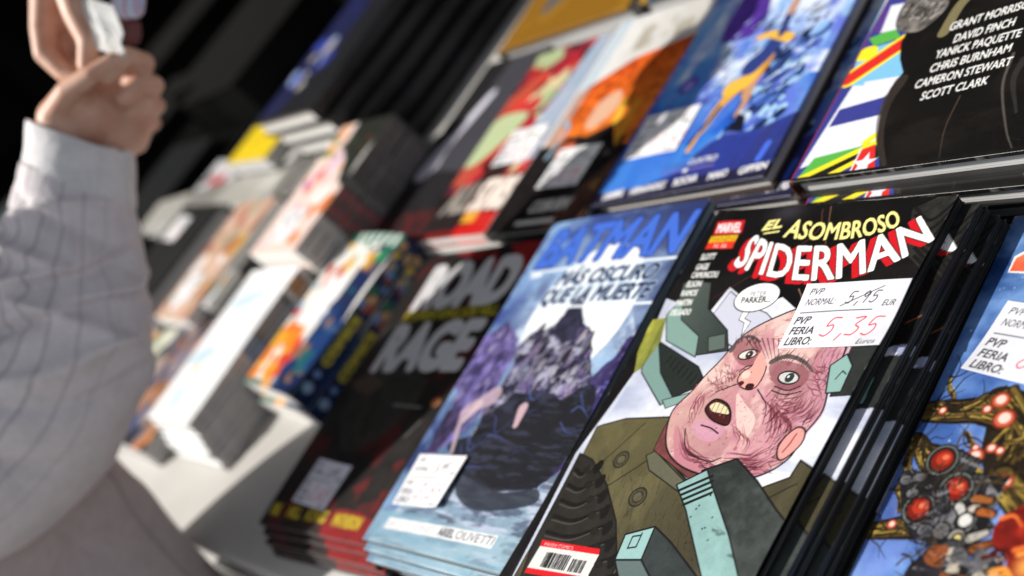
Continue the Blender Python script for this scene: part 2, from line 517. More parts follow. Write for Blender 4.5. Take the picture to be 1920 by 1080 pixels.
# handwriting: pen strokes of the figures, in a unit cell
HAND = {'0': [[(.5, 1), (.15, .75), (.1, .3), (.4, 0), (.8, .25), (.85, .7), (.5, 1)]],
        '1': [[(.3, .8), (.6, 1), (.5, 0)]],
        '2': [[(.1, .8), (.5, 1), (.85, .75), (.5, .3), (.05, 0), (.9, .04)]],
        '3': [[(.1, .95), (.8, 1), (.4, .6), (.8, .4), (.6, .05), (.05, .05)]],
        '4': [[(.6, 1), (.1, .4), (.9, .4)], [(.65, .7), (.55, 0)]],
        '5': [[(.95, 1), (.35, .97), (.2, .55), (.65, .6), (.8, .3), (.5, 0), (.05, .08)]],
        '6': [[(.8, 1), (.25, .6), (.15, .2), (.5, 0), (.8, .25), (.5, .5), (.2, .3)]],
        '7': [[(.1, .97), (.9, 1), (.4, 0)]],
        '8': [[(.5, .55), (.2, .8), (.5, 1), (.8, .8), (.2, .25), (.5, 0), (.8, .25), (.5, .55)]],
        '9': [[(.85, .8), (.5, 1), (.15, .75), (.45, .5), (.85, .85), (.6, 0)]],
        ',': [[(.5, .1), (.3, -.25)]]}
def hand(art, s, x, y, ch, cw, w, col, slant=.2):
    for c in s:
        if c in HAND:
            for st in HAND[c]:
                art.line([(x + p * cw * .8 + q * ch * slant, y + q * ch) for p, q in st], w, col, sm=len(st) > 3)
        x += cw * (.62 if c == ',' else 1)

def label_art(w, h, old, new, res=30, paper=(226, 227, 234), seed=3):
    a = Art(w, h, res, paper, seed=seed)
    a.clouds((205, 206, 214), 2.5, 2.0, .5, seed)
    k = (40, 40, 46)
    def T(s, x, y, hh, wd, b=.0, c=k): a.text(s, [(x * w, y * h), ((x + wd) * w, y * h)], [(x * w + .08, (y + hh) * h), ((x + wd) * w + .08, (y + hh) * h)], c, b)
    T('PVP', .07, .82, .10, .13); T('NORMAL:', .07, .66, .10, .29)
    hand(a, old, .47 * w, .66 * h, .17 * h, .085 * w, .055, (25, 25, 32))
    a.line([(.44 * w, .62 * h), (.78 * w, .9 * h)], .045, (30, 30, 36))
    T('EUR', .83, .6, .09, .11)
    a.line([(.06 * w, .545 * h), (.76 * w, .55 * h)], .05, (35, 35, 40))
    T('PVP', .05, .37, .115, .15, .018); T('FERIA', .05, .21, .115, .24, .018); T('LIBRO:', .05, .05, .115, .26, .018)
    hand(a, new, .36 * w, .17 * h, .27 * h, .15 * w, .075, (214, 58, 84), .25)
    T('Euros', .76, .035, .075, .17)
    return a

def price_label(book, w, h, cx, cy, rot, me, bw, bh, z, tilt=(0, 0), name='price_label'):
    """a paper label stuck on the cover: cx, cy from the cover's bottom left corner"""
    l = link(name, me, None, book)
    l.location = ((cx - bw / 2) * U, (cy - bh / 2) * U, z * U)
    l.rotation_euler = (math.radians(tilt[0]), math.radians(tilt[1]), math.radians(rot))
    return l
# ------------------------------------------------------------------ artwork (all generic pictures; lettering as on the stall)
INK = (20, 18, 20)
def art_portrait():
    """black comic cover, white and red lettering over an old man's face among teal girders"""
    A = Art(17.4, 26, 25, (10, 9, 10), seed=11)
    A.clouds((30, 27, 26), 5, 5, .6, 5)
    # pale backdrop of the lower two thirds
    A.poly([(0.08, 19.42), (4.54, 18.39), (5.01, 20.25), (8.03, 18.86), (9.53, 19.60), (14.33, 17.10), (20.21, 17.87), (24.93, 8.43), (22.77, 4.56), (1.61, -2.75), (0.30, 8.63), (1.21, 14.15)], (196, 202, 220), var=.05, col2=(226, 229, 238), ang=.6, vs=2)
    A.clouds((160, 170, 200), 6, 2, .6, 8, region=[(1.21, 14.15), (4.79, 18.03), (9.25, 18.20), (14.33, 17.10), (20.21, 17.87), (24.93, 8.43), (22.77, 4.56), (1.61, -2.75)])
    # broken wall panes behind the balloon
    A.poly([(4.94, 18.33), (5.29, 19.96), (6.96, 19.12), (9.03, 18.54), (10.26, 17.83), (9.78, 16.18), (7.63, 16.39)], (200, 203, 220), ink=.05)
    A.line([(7.46, 18.49), (8.39, 16.78)], .05, (140, 140, 160))
    # dark machine at the right, with a pale rail
    A.poly([(15.89, 16.72), (21.39, 17.78), (22.77, 14.93), (16.19, 13.91)], (44, 48, 46), ink=.06, var=.15)
    A.poly([(16.80, 17.42), (19.02, 17.90), (18.86, 18.43), (20.92, 18.75), (21.14, 18.29), (19.19, 18.03), (19.14, 17.43), (17.18, 16.95)], (150, 155, 185))
    A.poly([(16.64, 17.48), (21.14, 18.29), (21.31, 17.95), (16.85, 17.09)], (160, 166, 196))
    for k in range(5):
        A.line([(17.41, 16.30), (19.64, 16.69)], .03, (20, 22, 22))
    # girders, left
    A.poly([(0.75, 20.60), (3.21, 20.61), (4.29, 18.75), (6.83, 17.33), (7.78, 16.05), (5.54, 15.63), (2.05, 17.56)], (78, 90, 84), ink=.08, var=.12, col2=(54, 62, 60))
    A.poly([(0.94, 18.28), (1.60, 19.44), (2.51, 17.95), (4.83, 16.87), (5.55, 15.49), (2.32, 16.45)], (128, 160, 152), ink=.06)
    A.poly([(5.63, 16.84), (6.81, 17.12), (7.45, 16.17), (6.30, 15.89)], (92, 106, 100), ink=.05)
    A.poly([(1.68, 16.41), (6.23, 14.91), (7.53, 13.91), (5.45, 12.76), (3.43, 14.12)], (36, 42, 40), ink=.07)
    A.poly([(0.66, 15.79), (1.68, 16.41), (3.45, 14.33), (5.65, 12.85), (4.99, 12.30), (1.85, 14.21)], (120, 152, 146), ink=.07)
    A.poly([(4.92, 12.63), (6.86, 13.31), (7.02, 12.85), (5.55, 12.15)], (132, 164, 158), ink=.05)
    for k in range(8):
        x, y = [(3.58, 15.50)][0]; x2, y2 = [(6.98, 14.21)][0]
        f = k / 7; A.line([(x + (x2 - x) * f, y + (y2 - y) * f), (x + (x2 - x) * f - .15, y + (y2 - y) * f - .6)], .08, (14, 16, 16))
    A.poly([(-0.10, 17.85), (1.11, 18.05), (1.86, 16.42), (1.63, 14.55), (1.21, 14.15), (0.38, 15.59)], (158, 160, 66), var=.2, col2=(120, 126, 60))
    A.line([(1.13, 17.71), (1.63, 14.55)], .06, (70, 74, 30))
    # coat
    coat = [(1.11, 7.70), (0.75, 10.47), (2.83, 11.22), (6.41, 11.70), (7.04, 9.59), (10.01, 8.40), (13.99, 8.11), (16.40, 9.50), (16.49, 10.43), (18.63, 9.73), (19.75, 8.44), (19.73, 5.82), (19.92, 1.61), (2.35, -3.47), (1.36, 0.69)]
    A.poly(coat, (92, 87, 58), ink=.09, col2=(62, 58, 44), ang=-.9, var=.12, vs=1.2)
    A.hatch(coat, 130, .7, .035, (44, 40, 30), 1.1, .5, .5)
    A.clouds((128, 120, 84), 1.6, 3, .35, 31, region=coat)
    A.poly([(6.16, 9.27), (6.68, 9.61), (10.13, 8.23), (14.41, 8.02), (14.43, 7.56), (10.17, 7.62), (7.03, 8.49)], (96, 96, 78), ink=.06)
    A.line([(6.46, 8.99), (4.69, 7.26), (4.15, 7.00)], .06, INK, sm=False)
    A.line([(4.63, 11.12), (2.95, 8.32), (2.07, 7.64)], .05, INK)
    A.line([(10.21, 8.12), (14.35, 7.57), (17.01, 9.26)], .06, INK, sm=True)
    for (cx, cy, r) in (([(4.42, 8.78)][0] + (.55,)), ([(7.32, 6.93)][0] + (.6,))):
        A.ell(cx, cy, r, r * .9, (74, 70, 52), ink=.07); A.ell(cx, cy, r * .6, r * .5, (92, 88, 66), ink=.05)
    A.hatch([(2.35, 8.58), (6.15, 8.48), (10.41, 7.30), (14.46, 6.88), (17.83, 4.86), (10.36, 3.12), (6.01, 5.87)], 110, .9, .05, (40, 36, 26), 1.9, .35, .6)
    # neck and head
    A.poly([(6.48, 9.65), (6.30, 11.15), (6.32, 11.83), (9.31, 9.92), (14.44, 9.04), (14.31, 8.17), (10.42, 8.37)], (120, 66, 66), ink=.05, var=.15)
    head = [(7.95, 16.41), (8.57, 17.41), (10.00, 18.36), (11.52, 18.96), (13.47, 18.68), (14.99, 17.84), (15.63, 16.49), (15.72, 14.83), (16.22, 13.08), (15.87, 11.68), (15.78, 10.50), (14.85, 9.48), (13.43, 8.96), (11.30, 8.79), (8.93, 9.10), (7.20, 10.07), (6.22, 11.95), (6.82, 13.37), (7.16, 14.43), (7.60, 15.35)]
    A.poly(head, (208, 164, 158), sm=True, col2=(172, 124, 130), ang=-.5, var=.04, vs=.9)
    hs = [tuple(p) for p in smooth(head)]
    A.clouds((246, 216, 208), 1.6, 1.6, .6, 41, .5, .75, region=hs)
    A.clouds((196, 130, 146), 1.2, 1.4, .55, 43, .56, .8, region=hs)
    A.poly([(13.59, 18.36), (15.46, 17.48), (16.00, 15.96), (15.89, 14.42), (16.35, 12.97), (16.02, 11.76), (15.71, 10.84), (14.84, 12.80), (14.76, 14.63), (14.35, 16.47)], (200, 146, 164), .6, sm=True)
    A.poly([(12.11, 13.75), (13.50, 13.27), (14.84, 12.80), (15.40, 10.79), (14.65, 9.80), (12.81, 10.42), (12.90, 11.96)], (196, 132, 148), .6, sm=True)
    A.poly([(7.09, 11.25), (9.31, 9.92), (12.02, 9.39), (14.65, 9.80), (14.36, 9.17), (11.28, 8.82), (8.69, 9.19)], (190, 122, 138), .7, sm=True)
    A.poly([(10.19, 13.50), (11.09, 13.01), (12.37, 12.21), (12.44, 10.98), (11.35, 11.77)], (242, 206, 198), .8, sm=True); A.poly([(10.43, 17.56), (11.84, 18.30), (13.47, 17.38), (12.66, 16.36), (11.04, 16.59)], (244, 210, 204), .7, sm=True)
    rd = (112, 50, 62)
    A.between([(10.10, 16.87), (12.12, 16.66), (14.51, 16.80)], [(10.38, 18.24), (12.12, 18.44), (14.45, 18.07)], 9, .07, rd, .8)
    A.between([(12.56, 13.73), (13.69, 13.53), (14.69, 13.94)], [(12.88, 12.89), (14.26, 12.61), (15.31, 13.16)], 8, .07, rd, .85)
    A.between([(13.92, 15.68), (14.72, 15.55), (15.45, 15.30)], [(14.29, 14.27), (15.18, 13.93), (15.96, 13.53)], 9, .07, rd, .85)
    A.between([(9.04, 14.92), (9.83, 14.91), (9.75, 14.44)], [(8.36, 14.73), (8.78, 14.23), (9.46, 13.82)], 6, .06, rd, .8)
    A.between([(11.47, 13.82), (12.81, 12.88), (13.64, 11.14)], [(13.69, 12.98), (15.04, 11.93), (15.09, 10.75)], 16, .08, rd, .85)
    A.between([(7.38, 13.77), (7.36, 12.62), (8.08, 11.04)], [(8.55, 13.57), (8.12, 12.96), (8.42, 12.07)], 8, .07, rd, .8)
    A.between([(6.77, 11.21), (9.15, 9.58), (12.10, 9.28)], [(8.00, 11.16), (9.53, 9.95), (11.45, 9.67)], 8, .07, rd, .8)
    A.between([(11.95, 9.50), (14.08, 9.59), (15.26, 10.48)], [(11.10, 10.18), (12.92, 10.26), (13.88, 10.99)], 14, .08, rd, .85)
    A.between([(7.08, 13.60), (7.94, 14.15), (8.82, 14.77)], [(8.17, 13.23), (8.80, 13.50), (9.68, 13.84)], 6, .06, rd, .7)
    A.between([(10.89, 11.72), (11.70, 11.19), (12.00, 10.30)], [(11.74, 11.82), (12.78, 11.03), (13.00, 10.15)], 8, .06, rd, .7)
    A.between([(16.02, 13.53), (15.96, 12.63), (15.18, 12.24)], [(14.79, 14.01), (14.56, 13.26), (14.19, 12.73)], 10, .08, rd, .85)
    A.hatch([(12.21, 13.60), (14.81, 13.41), (15.78, 13.21), (15.69, 11.42), (15.26, 10.48), (14.13, 10.61)], 70, .8, .06, (70, 26, 38), 1.2, .2, .75)
    A.hatch([(8.94, 9.87), (11.14, 9.56), (13.92, 9.84), (15.09, 10.75), (14.79, 9.59), (11.64, 8.85)], 60, .8, .06, (70, 26, 38), .1, .25, .75)
    A.hatch([(13.65, 17.07), (15.14, 17.46), (15.84, 15.95), (15.73, 14.41), (14.76, 14.63)], 50, .8, .05, (84, 36, 50), 1.6, .3, .7)
    A.hatch([(7.58, 14.67), (8.60, 15.09), (9.55, 14.16), (8.85, 13.43), (7.67, 13.66)], 36, .5, .05, (84, 36, 50), 2.4, .3, .7)
    for _ in range(40):
        x, y = A.rng.choice(hs); f = A.rng.uniform(.2, .85); x2, y2 = [(12.11, 13.75)][0]
        A.ell(x * f + x2 * (1 - f), y * f + y2 * (1 - f), A.rng.uniform(.05, .16), A.rng.uniform(.04, .12), A.rng.choice([(150, 92, 98), (236, 206, 198), (170, 110, 120)]), a=.7)
    A.line(hs + hs[:1], .10, INK)
    # ear
    ear = [(14.86, 11.54), (15.29, 12.08), (15.82, 11.97), (16.03, 11.29), (15.60, 10.47), (15.17, 10.29), (14.77, 10.82)]
    A.poly(ear, (222, 156, 150), sm=True, ink=.0); es = [tuple(p) for p in smooth(ear)]; A.line(es + es[:1], .09, INK)
    A.line([(15.43, 11.74), (15.32, 11.13), (15.18, 10.70)], .08, (130, 60, 66), sm=True)
    # brows, eyes
    A.poly([(7.92, 16.34), (8.27, 16.77), (9.27, 16.83), (10.07, 16.33), (10.42, 15.42), (9.74, 15.17), (8.72, 15.50)], (136, 76, 84), .6, sm=True)
    A.poly([(11.34, 15.30), (12.00, 15.67), (13.56, 15.46), (14.30, 14.83), (13.93, 14.05), (12.85, 14.08), (11.96, 14.57)], (128, 70, 80), .6, sm=True)
    A.ell(*[(9.38, 15.89)][0], .62, .3, (226, 220, 214), rot=.2, ink=.08); A.ell(*[(9.50, 15.89)][0], .25, .25, (52, 44, 40)); A.ell(*[(9.44, 15.92)][0], .07, .07, (240, 240, 240))
    A.ell(*[(13.02, 14.72)][0], .7, .36, (206, 206, 204), rot=-.1, ink=.09); A.ell(*[(13.09, 14.73)][0], .28, .28, (46, 56, 54)); A.ell(*[(12.99, 14.78)][0], .08, .08, (230, 235, 235))
    A.line([(8.02, 16.07), (8.12, 16.76), (8.84, 17.01), (9.74, 16.72)], .3, (96, 84, 84), w2=.14, sm=True)
    A.line([(11.33, 15.56), (12.12, 15.94), (13.31, 15.76), (14.34, 15.21)], .34, (96, 84, 84), w2=.14, sm=True)
    A.hatch([(8.02, 16.07), (8.12, 16.76), (8.84, 17.01), (9.74, 16.72), (9.19, 16.48)], 30, .5, .05, (60, 48, 50), 1.9, .3, .8); A.hatch([(11.33, 15.56), (12.04, 16.06), (13.24, 15.89), (14.34, 15.21), (13.23, 15.44)], 34, .5, .05, (60, 48, 50), 1.4, .3, .8)
    for q in ([(9.50, 14.82), (9.81, 15.18), (10.55, 15.24)], [(12.38, 13.91), (13.41, 13.75), (14.30, 14.03)], [(12.43, 14.16), (13.40, 14.00), (14.05, 14.31)]):
        A.line(q, .06, INK, sm=True)
    for k in range(7):
        a = [(9.73, 16.85), (11.03, 15.73)]; f = k / 6 - .5
        A.line([(a[0][0] + f * 2.4, a[0][1] + .1), (a[1][0] + f * 1.3, a[1][1])], .06, (70, 34, 44), w2=.015)
    # nose
    nose = [(10.23, 16.08), (11.13, 15.28), (11.30, 14.32), (11.00, 13.84), (10.27, 13.90), (9.69, 14.31), (9.72, 14.84), (10.11, 15.20)]
    A.poly(nose, (232, 166, 156), sm=True); ns = [tuple(p) for p in smooth(nose)]; A.line(ns[8:58], .07, INK)
    A.ell(*[(10.78, 14.01)][0], .3, .2, (56, 26, 30)); A.ell(*[(10.07, 14.14)][0], .2, .15, (70, 32, 36))
    A.ell(*[(10.07, 14.67)][0], .3, .25, (250, 214, 200), a=.8)
    A.line([(11.43, 13.88), (12.57, 13.04), (13.03, 11.98)], .07, INK, w2=.02, sm=True)
    A.line([(9.78, 14.05), (8.84, 13.57), (8.30, 13.05)], .07, INK, w2=.02, sm=True)
    # mouth
    mo = [(8.54, 12.48), (8.88, 13.04), (9.87, 12.88), (10.56, 12.31), (10.75, 11.70), (9.95, 11.73), (9.11, 12.02)]
    A.poly(mo, (70, 24, 28), sm=True); ms = [tuple(p) for p in smooth(mo)]
    A.poly([(8.76, 12.63), (9.13, 12.90), (9.99, 12.70), (10.42, 12.30), (9.72, 12.28), (9.12, 12.34)], (226, 214, 176), sm=True, ink=.03)
    for k in range(4):
        x, y = [(9.02, 12.73), (9.36, 12.70), (9.74, 12.61), (10.10, 12.49)][k]; A.line([(x, y + .3), (x + .08, y - .45)], .04, (110, 90, 60))
    A.line(ms + ms[:1], .10, INK)
    A.poly([(8.41, 11.74), (9.28, 11.78), (10.58, 11.49), (10.63, 10.86), (9.70, 10.61), (8.46, 11.09)], (206, 150, 176), .7, sm=True)
    A.line([(8.93, 11.47), (9.72, 11.38), (10.43, 11.15)], .08, INK, sm=True)
    A.line([(7.92, 11.15), (8.86, 9.98), (10.75, 9.57), (11.54, 9.87)], .06, INK, sm=True)
    A.hatch(hs, 170, .4, .03, (110, 50, 64), .9, .6, .5)
    for _ in range(70):
        i = A.rng.choice(hs); j = A.rng.choice(hs); f = A.rng.uniform(.2, .8)
        A.ell(i[0] * f + j[0] * (1 - f), i[1] * f + j[1] * (1 - f), A.rng.uniform(.03, .09), A.rng.uniform(.03, .08), (150, 84, 92), a=.7)
    # ribbed hose, lower left
    hose = [(0.66, 8.68), (2.05, 8.46), (4.44, 7.22), (6.77, 5.38), (8.55, 3.29), (8.70, 1.55), (2.37, -0.34), (1.28, 2.97)]
    A.poly(hose, (38, 36, 32), ink=.1, var=.15)
    for k in range(8):
        f = k / 7
        a = [(1.11, 7.70), (2.42, 0.94)]; b = [(2.87, 8.31), (8.96, 2.79)]
        p = (a[0][0] + (a[1][0] - a[0][0]) * f, a[0][1] + (a[1][1] - a[0][1]) * f); q = (b[0][0] + (b[1][0] - b[0][0]) * f, b[0][1] + (b[1][1] - b[0][1]) * f)
        A.line([p, ((p[0] + q[0]) / 2, (p[1] + q[1]) / 2 - .5), q], .22, (14, 13, 12), sm=True)
        A.line([(p[0], p[1] - .25), ((p[0] + q[0]) / 2, (p[1] + q[1]) / 2 - .72), (q[0] - .4, q[1] - .3)], .06, (84, 80, 72), sm=True)
        A.ell(q[0] - .8, q[1] - .55, .26, .2, (30, 28, 25), ink=.05)
        A.ell(q[0] + .05, q[1] - .2, .3, .45, (16, 15, 14))
    # front girders
    A.poly([(10.75, 9.01), (12.60, 9.97), (14.59, 9.03), (16.58, 7.85), (18.48, 6.86), (19.62, 4.01), (16.29, 3.17)], (44, 50, 49), ink=.1, var=.12, col2=(64, 70, 68))
    A.poly([(9.57, 8.01), (11.07, 9.12), (11.68, 8.58), (14.72, 6.08), (17.44, 3.46), (15.41, 2.95), (11.15, 6.83)], (140, 178, 176), ink=.08, var=.05)
    for k in range(4):
        f = k * .055
        a, b = [(9.98, 7.77), (11.64, 8.85)]; d = [(14.92, 3.64)][0]
        A.line([(a[0] + (d[0] - a[0]) * f, a[1] + (d[1] - a[1]) * f), (b[0] + (d[0] - b[0]) * f, b[1] + (d[1] - b[1]) * f)], .16, (20, 24, 24))
    A.clouds((16, 18, 18), 2, .8, .7, 71, .5, .8, region=[(13.19, 6.63), (14.72, 6.08), (17.44, 3.46), (15.41, 2.95)])
    for k in range(14):
        x, y = [(12.68, 6.82)][0]; A.ell(x + A.rng.uniform(-1, 1), y + A.rng.uniform(-2.6, 1.2), .05, .05, INK)
    A.poly([(8.24, 3.47), (7.97, 4.87), (9.71, 5.65), (10.03, 3.86)], (150, 190, 188), ink=.1)
    A.line([(8.66, 4.22), (8.57, 4.87), (9.10, 5.04)], .08, INK); A.line([(8.66, 4.22), (9.19, 4.40), (9.09, 5.16)], .08, INK)
    A.poly([(10.03, 3.86), (9.71, 5.65), (11.33, 5.09), (15.09, 3.41), (12.44, 2.48)], (52, 60, 60), ink=.1, var=.1)
    A.poly([(8.24, 3.47), (10.03, 3.86), (12.44, 2.48), (10.10, 1.90)], (96, 112, 112), ink=.1)
    A.poly([(15.21, 15.59), (15.86, 16.32), (16.54, 15.69), (16.68, 14.20), (15.84, 14.06)], (140, 178, 172), ink=.08)
    A.line([(15.97, 14.86), (16.14, 15.36), (16.43, 15.20)], .06, INK)
    # tyre-like coil under the title
    A.poly([(14.98, 25.21), (16.18, 25.92), (17.45, 25.91), (18.12, 23.89), (18.03, 21.01), (16.10, 22.32)], (46, 46, 44), .9, var=.3, vs=.5)
    for k in range(7):
        a, b = [(15.13, 25.31), (17.23, 25.72)]; c = [(16.96, 21.65)][0]; f = k / 7
        A.line([(a[0] + (c[0] - a[0]) * f, a[1] + (c[1] - a[1]) * f), (a[0] + 1.4 + (c[0] - a[0]) * f, a[1] - .9 + (c[1] - a[1]) * f), (b[0] + (c[0] - b[0]) * f + .4, b[1] + (c[1] - b[1]) * f + .2)], .2, (20, 20, 19), sm=True)
    # glints and stray lines in the black
    for q, c in (([(8.81, 25.56), (9.05, 23.52), (4.21, 19.49)], (92, 48, 40)), ([(9.29, 25.72), (10.57, 22.76), (11.36, 20.32)], (120, 80, 56)), ([(16.69, 18.79), (17.85, 19.57)], (176, 106, 60)), ([(16.47, 21.01), (17.01, 18.49)], (70, 30, 24)), ([(10.35, 20.13), (11.08, 19.42)], (150, 110, 90))):
        A.line(q, .09, c, .9, sm=len(q) > 2, w2=.04)
    A.ell(*[(6.23, 25.52)][0], 1.6, .9, (60, 58, 66), soft=1, a=.8)
    # lettering
    bb = [(4.19, 21.83), (8.74, 20.86), (13.46, 21.01), (17.29, 23.20)]; tt = [(4.55, 24.05), (7.81, 23.12), (12.21, 23.22), (15.69, 24.73)]
    for dx, dy, c, bo in ((-.36, -.24, (206, 24, 36), .02), (-.24, -.16, (206, 24, 36), .02), (-.12, -.08, (206, 24, 36), .02), (0, 0, (20, 8, 8), .032), (0, 0, (252, 252, 250), .018)):
        A.text('SPIDERMAN', bb, tt, c, bo, dx=dx, dy=dy)
    A.text('ASOMBROSO', [(6.93, 23.74), (10.07, 23.42), (12.74, 23.55), (14.77, 24.23)], [(6.95, 25.02), (9.80, 24.59), (12.17, 24.70), (13.97, 25.24)], (30, 24, 10), .06)
    A.text('ASOMBROSO', [(6.93, 23.74), (10.07, 23.42), (12.74, 23.55), (14.77, 24.23)], [(6.95, 25.02), (9.80, 24.59), (12.17, 24.70), (13.97, 25.24)], (246, 238, 150), .02)
    A.text('EL', [(4.92, 24.27), (6.33, 24.44)], [(5.07, 24.96), (6.27, 25.06)], (246, 238, 150), .05)
    A.line([(5.25, 24.03), (6.35, 24.14)], .12, (246, 238, 150))
    # publisher box
    A.poly([(0.83, 24.14), (0.54, 25.17), (2.95, 25.14), (3.31, 24.14)], (206, 28, 40)); A.text('MARVEL', [(1.00, 24.30), (3.09, 24.26)], [(0.80, 25.00), (2.87, 24.98)], (255, 250, 250), .02)
    A.poly([(0.83, 23.54), (0.77, 24.03), (3.13, 24.06), (3.18, 23.59)], (238, 178, 30)); A.poly([(0.89, 23.06), (0.83, 23.54), (3.18, 23.59), (3.29, 23.04)], (222, 52, 36))
    A.text('PANINI', [(1.09, 23.57), (3.06, 23.63)], [(0.97, 23.94), (2.96, 23.99)], (120, 120, 30), 0); A.text('N. 66', [(1.59, 23.12), (2.68, 23.13)], [(1.51, 23.44), (2.60, 23.45)], (250, 230, 220), .02)
    for wd, q in (('SLOTT', [(1.03, 22.26), (2.27, 22.28), (0.93, 22.70), (2.18, 22.71)]), ('GAGE', [(1.14, 21.50), (2.19, 21.54), (1.05, 21.94), (2.10, 21.97)]), ('CAMUNCOLI', [(1.19, 20.92), (3.42, 20.96), (1.10, 21.35), (3.33, 21.38)]), ('ELSON', [(1.24, 20.25), (2.47, 20.30), (1.15, 20.68), (2.38, 20.72)]), ('RAMOS', [(1.25, 19.59), (2.56, 19.65), (1.16, 20.02), (2.48, 20.07)]), ('MARTIN', [(1.29, 18.90), (2.60, 18.97), (1.20, 19.32), (2.51, 19.39)]), ('DELGADO', [(1.32, 18.21), (2.99, 18.30), (1.23, 18.63), (2.90, 18.71)])):
        A.text(wd, q[:2], q[2:], (232, 234, 232), .03)
    # speech balloon
    b = [(7.61, 19.56)][0]
    A.poly([(7.18, 18.91), (7.75, 18.78), (7.61, 18.14), (8.22, 17.95), (8.14, 16.97), (7.79, 17.86), (7.25, 18.05)], (250, 250, 250), ink=.04)
    A.ell(b[0], b[1], 1.62, .98, (252, 252, 252), ink=.07, rot=.05)
    A.text('PETER', [(7.04, 19.62), (8.22, 19.68)], [(6.95, 19.94), (8.13, 20.00)], (90, 90, 96), .0)
    A.text('PARKER...', [(6.65, 19.14), (8.80, 19.27)], [(6.51, 19.54), (8.68, 19.65)], (30, 30, 34), .02)
    # bar code box
    A.poly([(1.98, 1.68), (1.99, 2.99), (6.91, 3.48), (7.00, 2.21)], (222, 222, 220))
    A.poly([(1.99, 2.99), (1.85, 3.36), (6.75, 3.78), (6.91, 3.48)], (214, 26, 36)); A.poly([(1.98, 1.36), (1.98, 1.68), (7.00, 2.21), (7.10, 1.87)], (214, 26, 36))
    q0, q1, q2 = [(2.94, 1.96), (5.86, 2.25), (2.86, 2.91)]
    for k in range(46):
        f = k / 46 + A.rng.uniform(0, .01)
        if .60 < f < .66: continue
        x = q0[0] + (q1[0] - q0[0]) * f * 1.18; y = q0[1] + (q1[1] - q0[1]) * f * 1.18
        hh = .86 if f < .6 else .70
        A.line([(x, y), (x + (q2[0] - q0[0]) * hh, y + (q2[1] - q0[1]) * hh)], A.rng.choice([.03, .05, .08]), (24, 24, 26))
    A.text('PANINI COMICS', [(2.30, 3.09), (4.74, 3.32)], [(2.24, 3.27), (4.68, 3.50)], (250, 220, 220), 0)
    return A

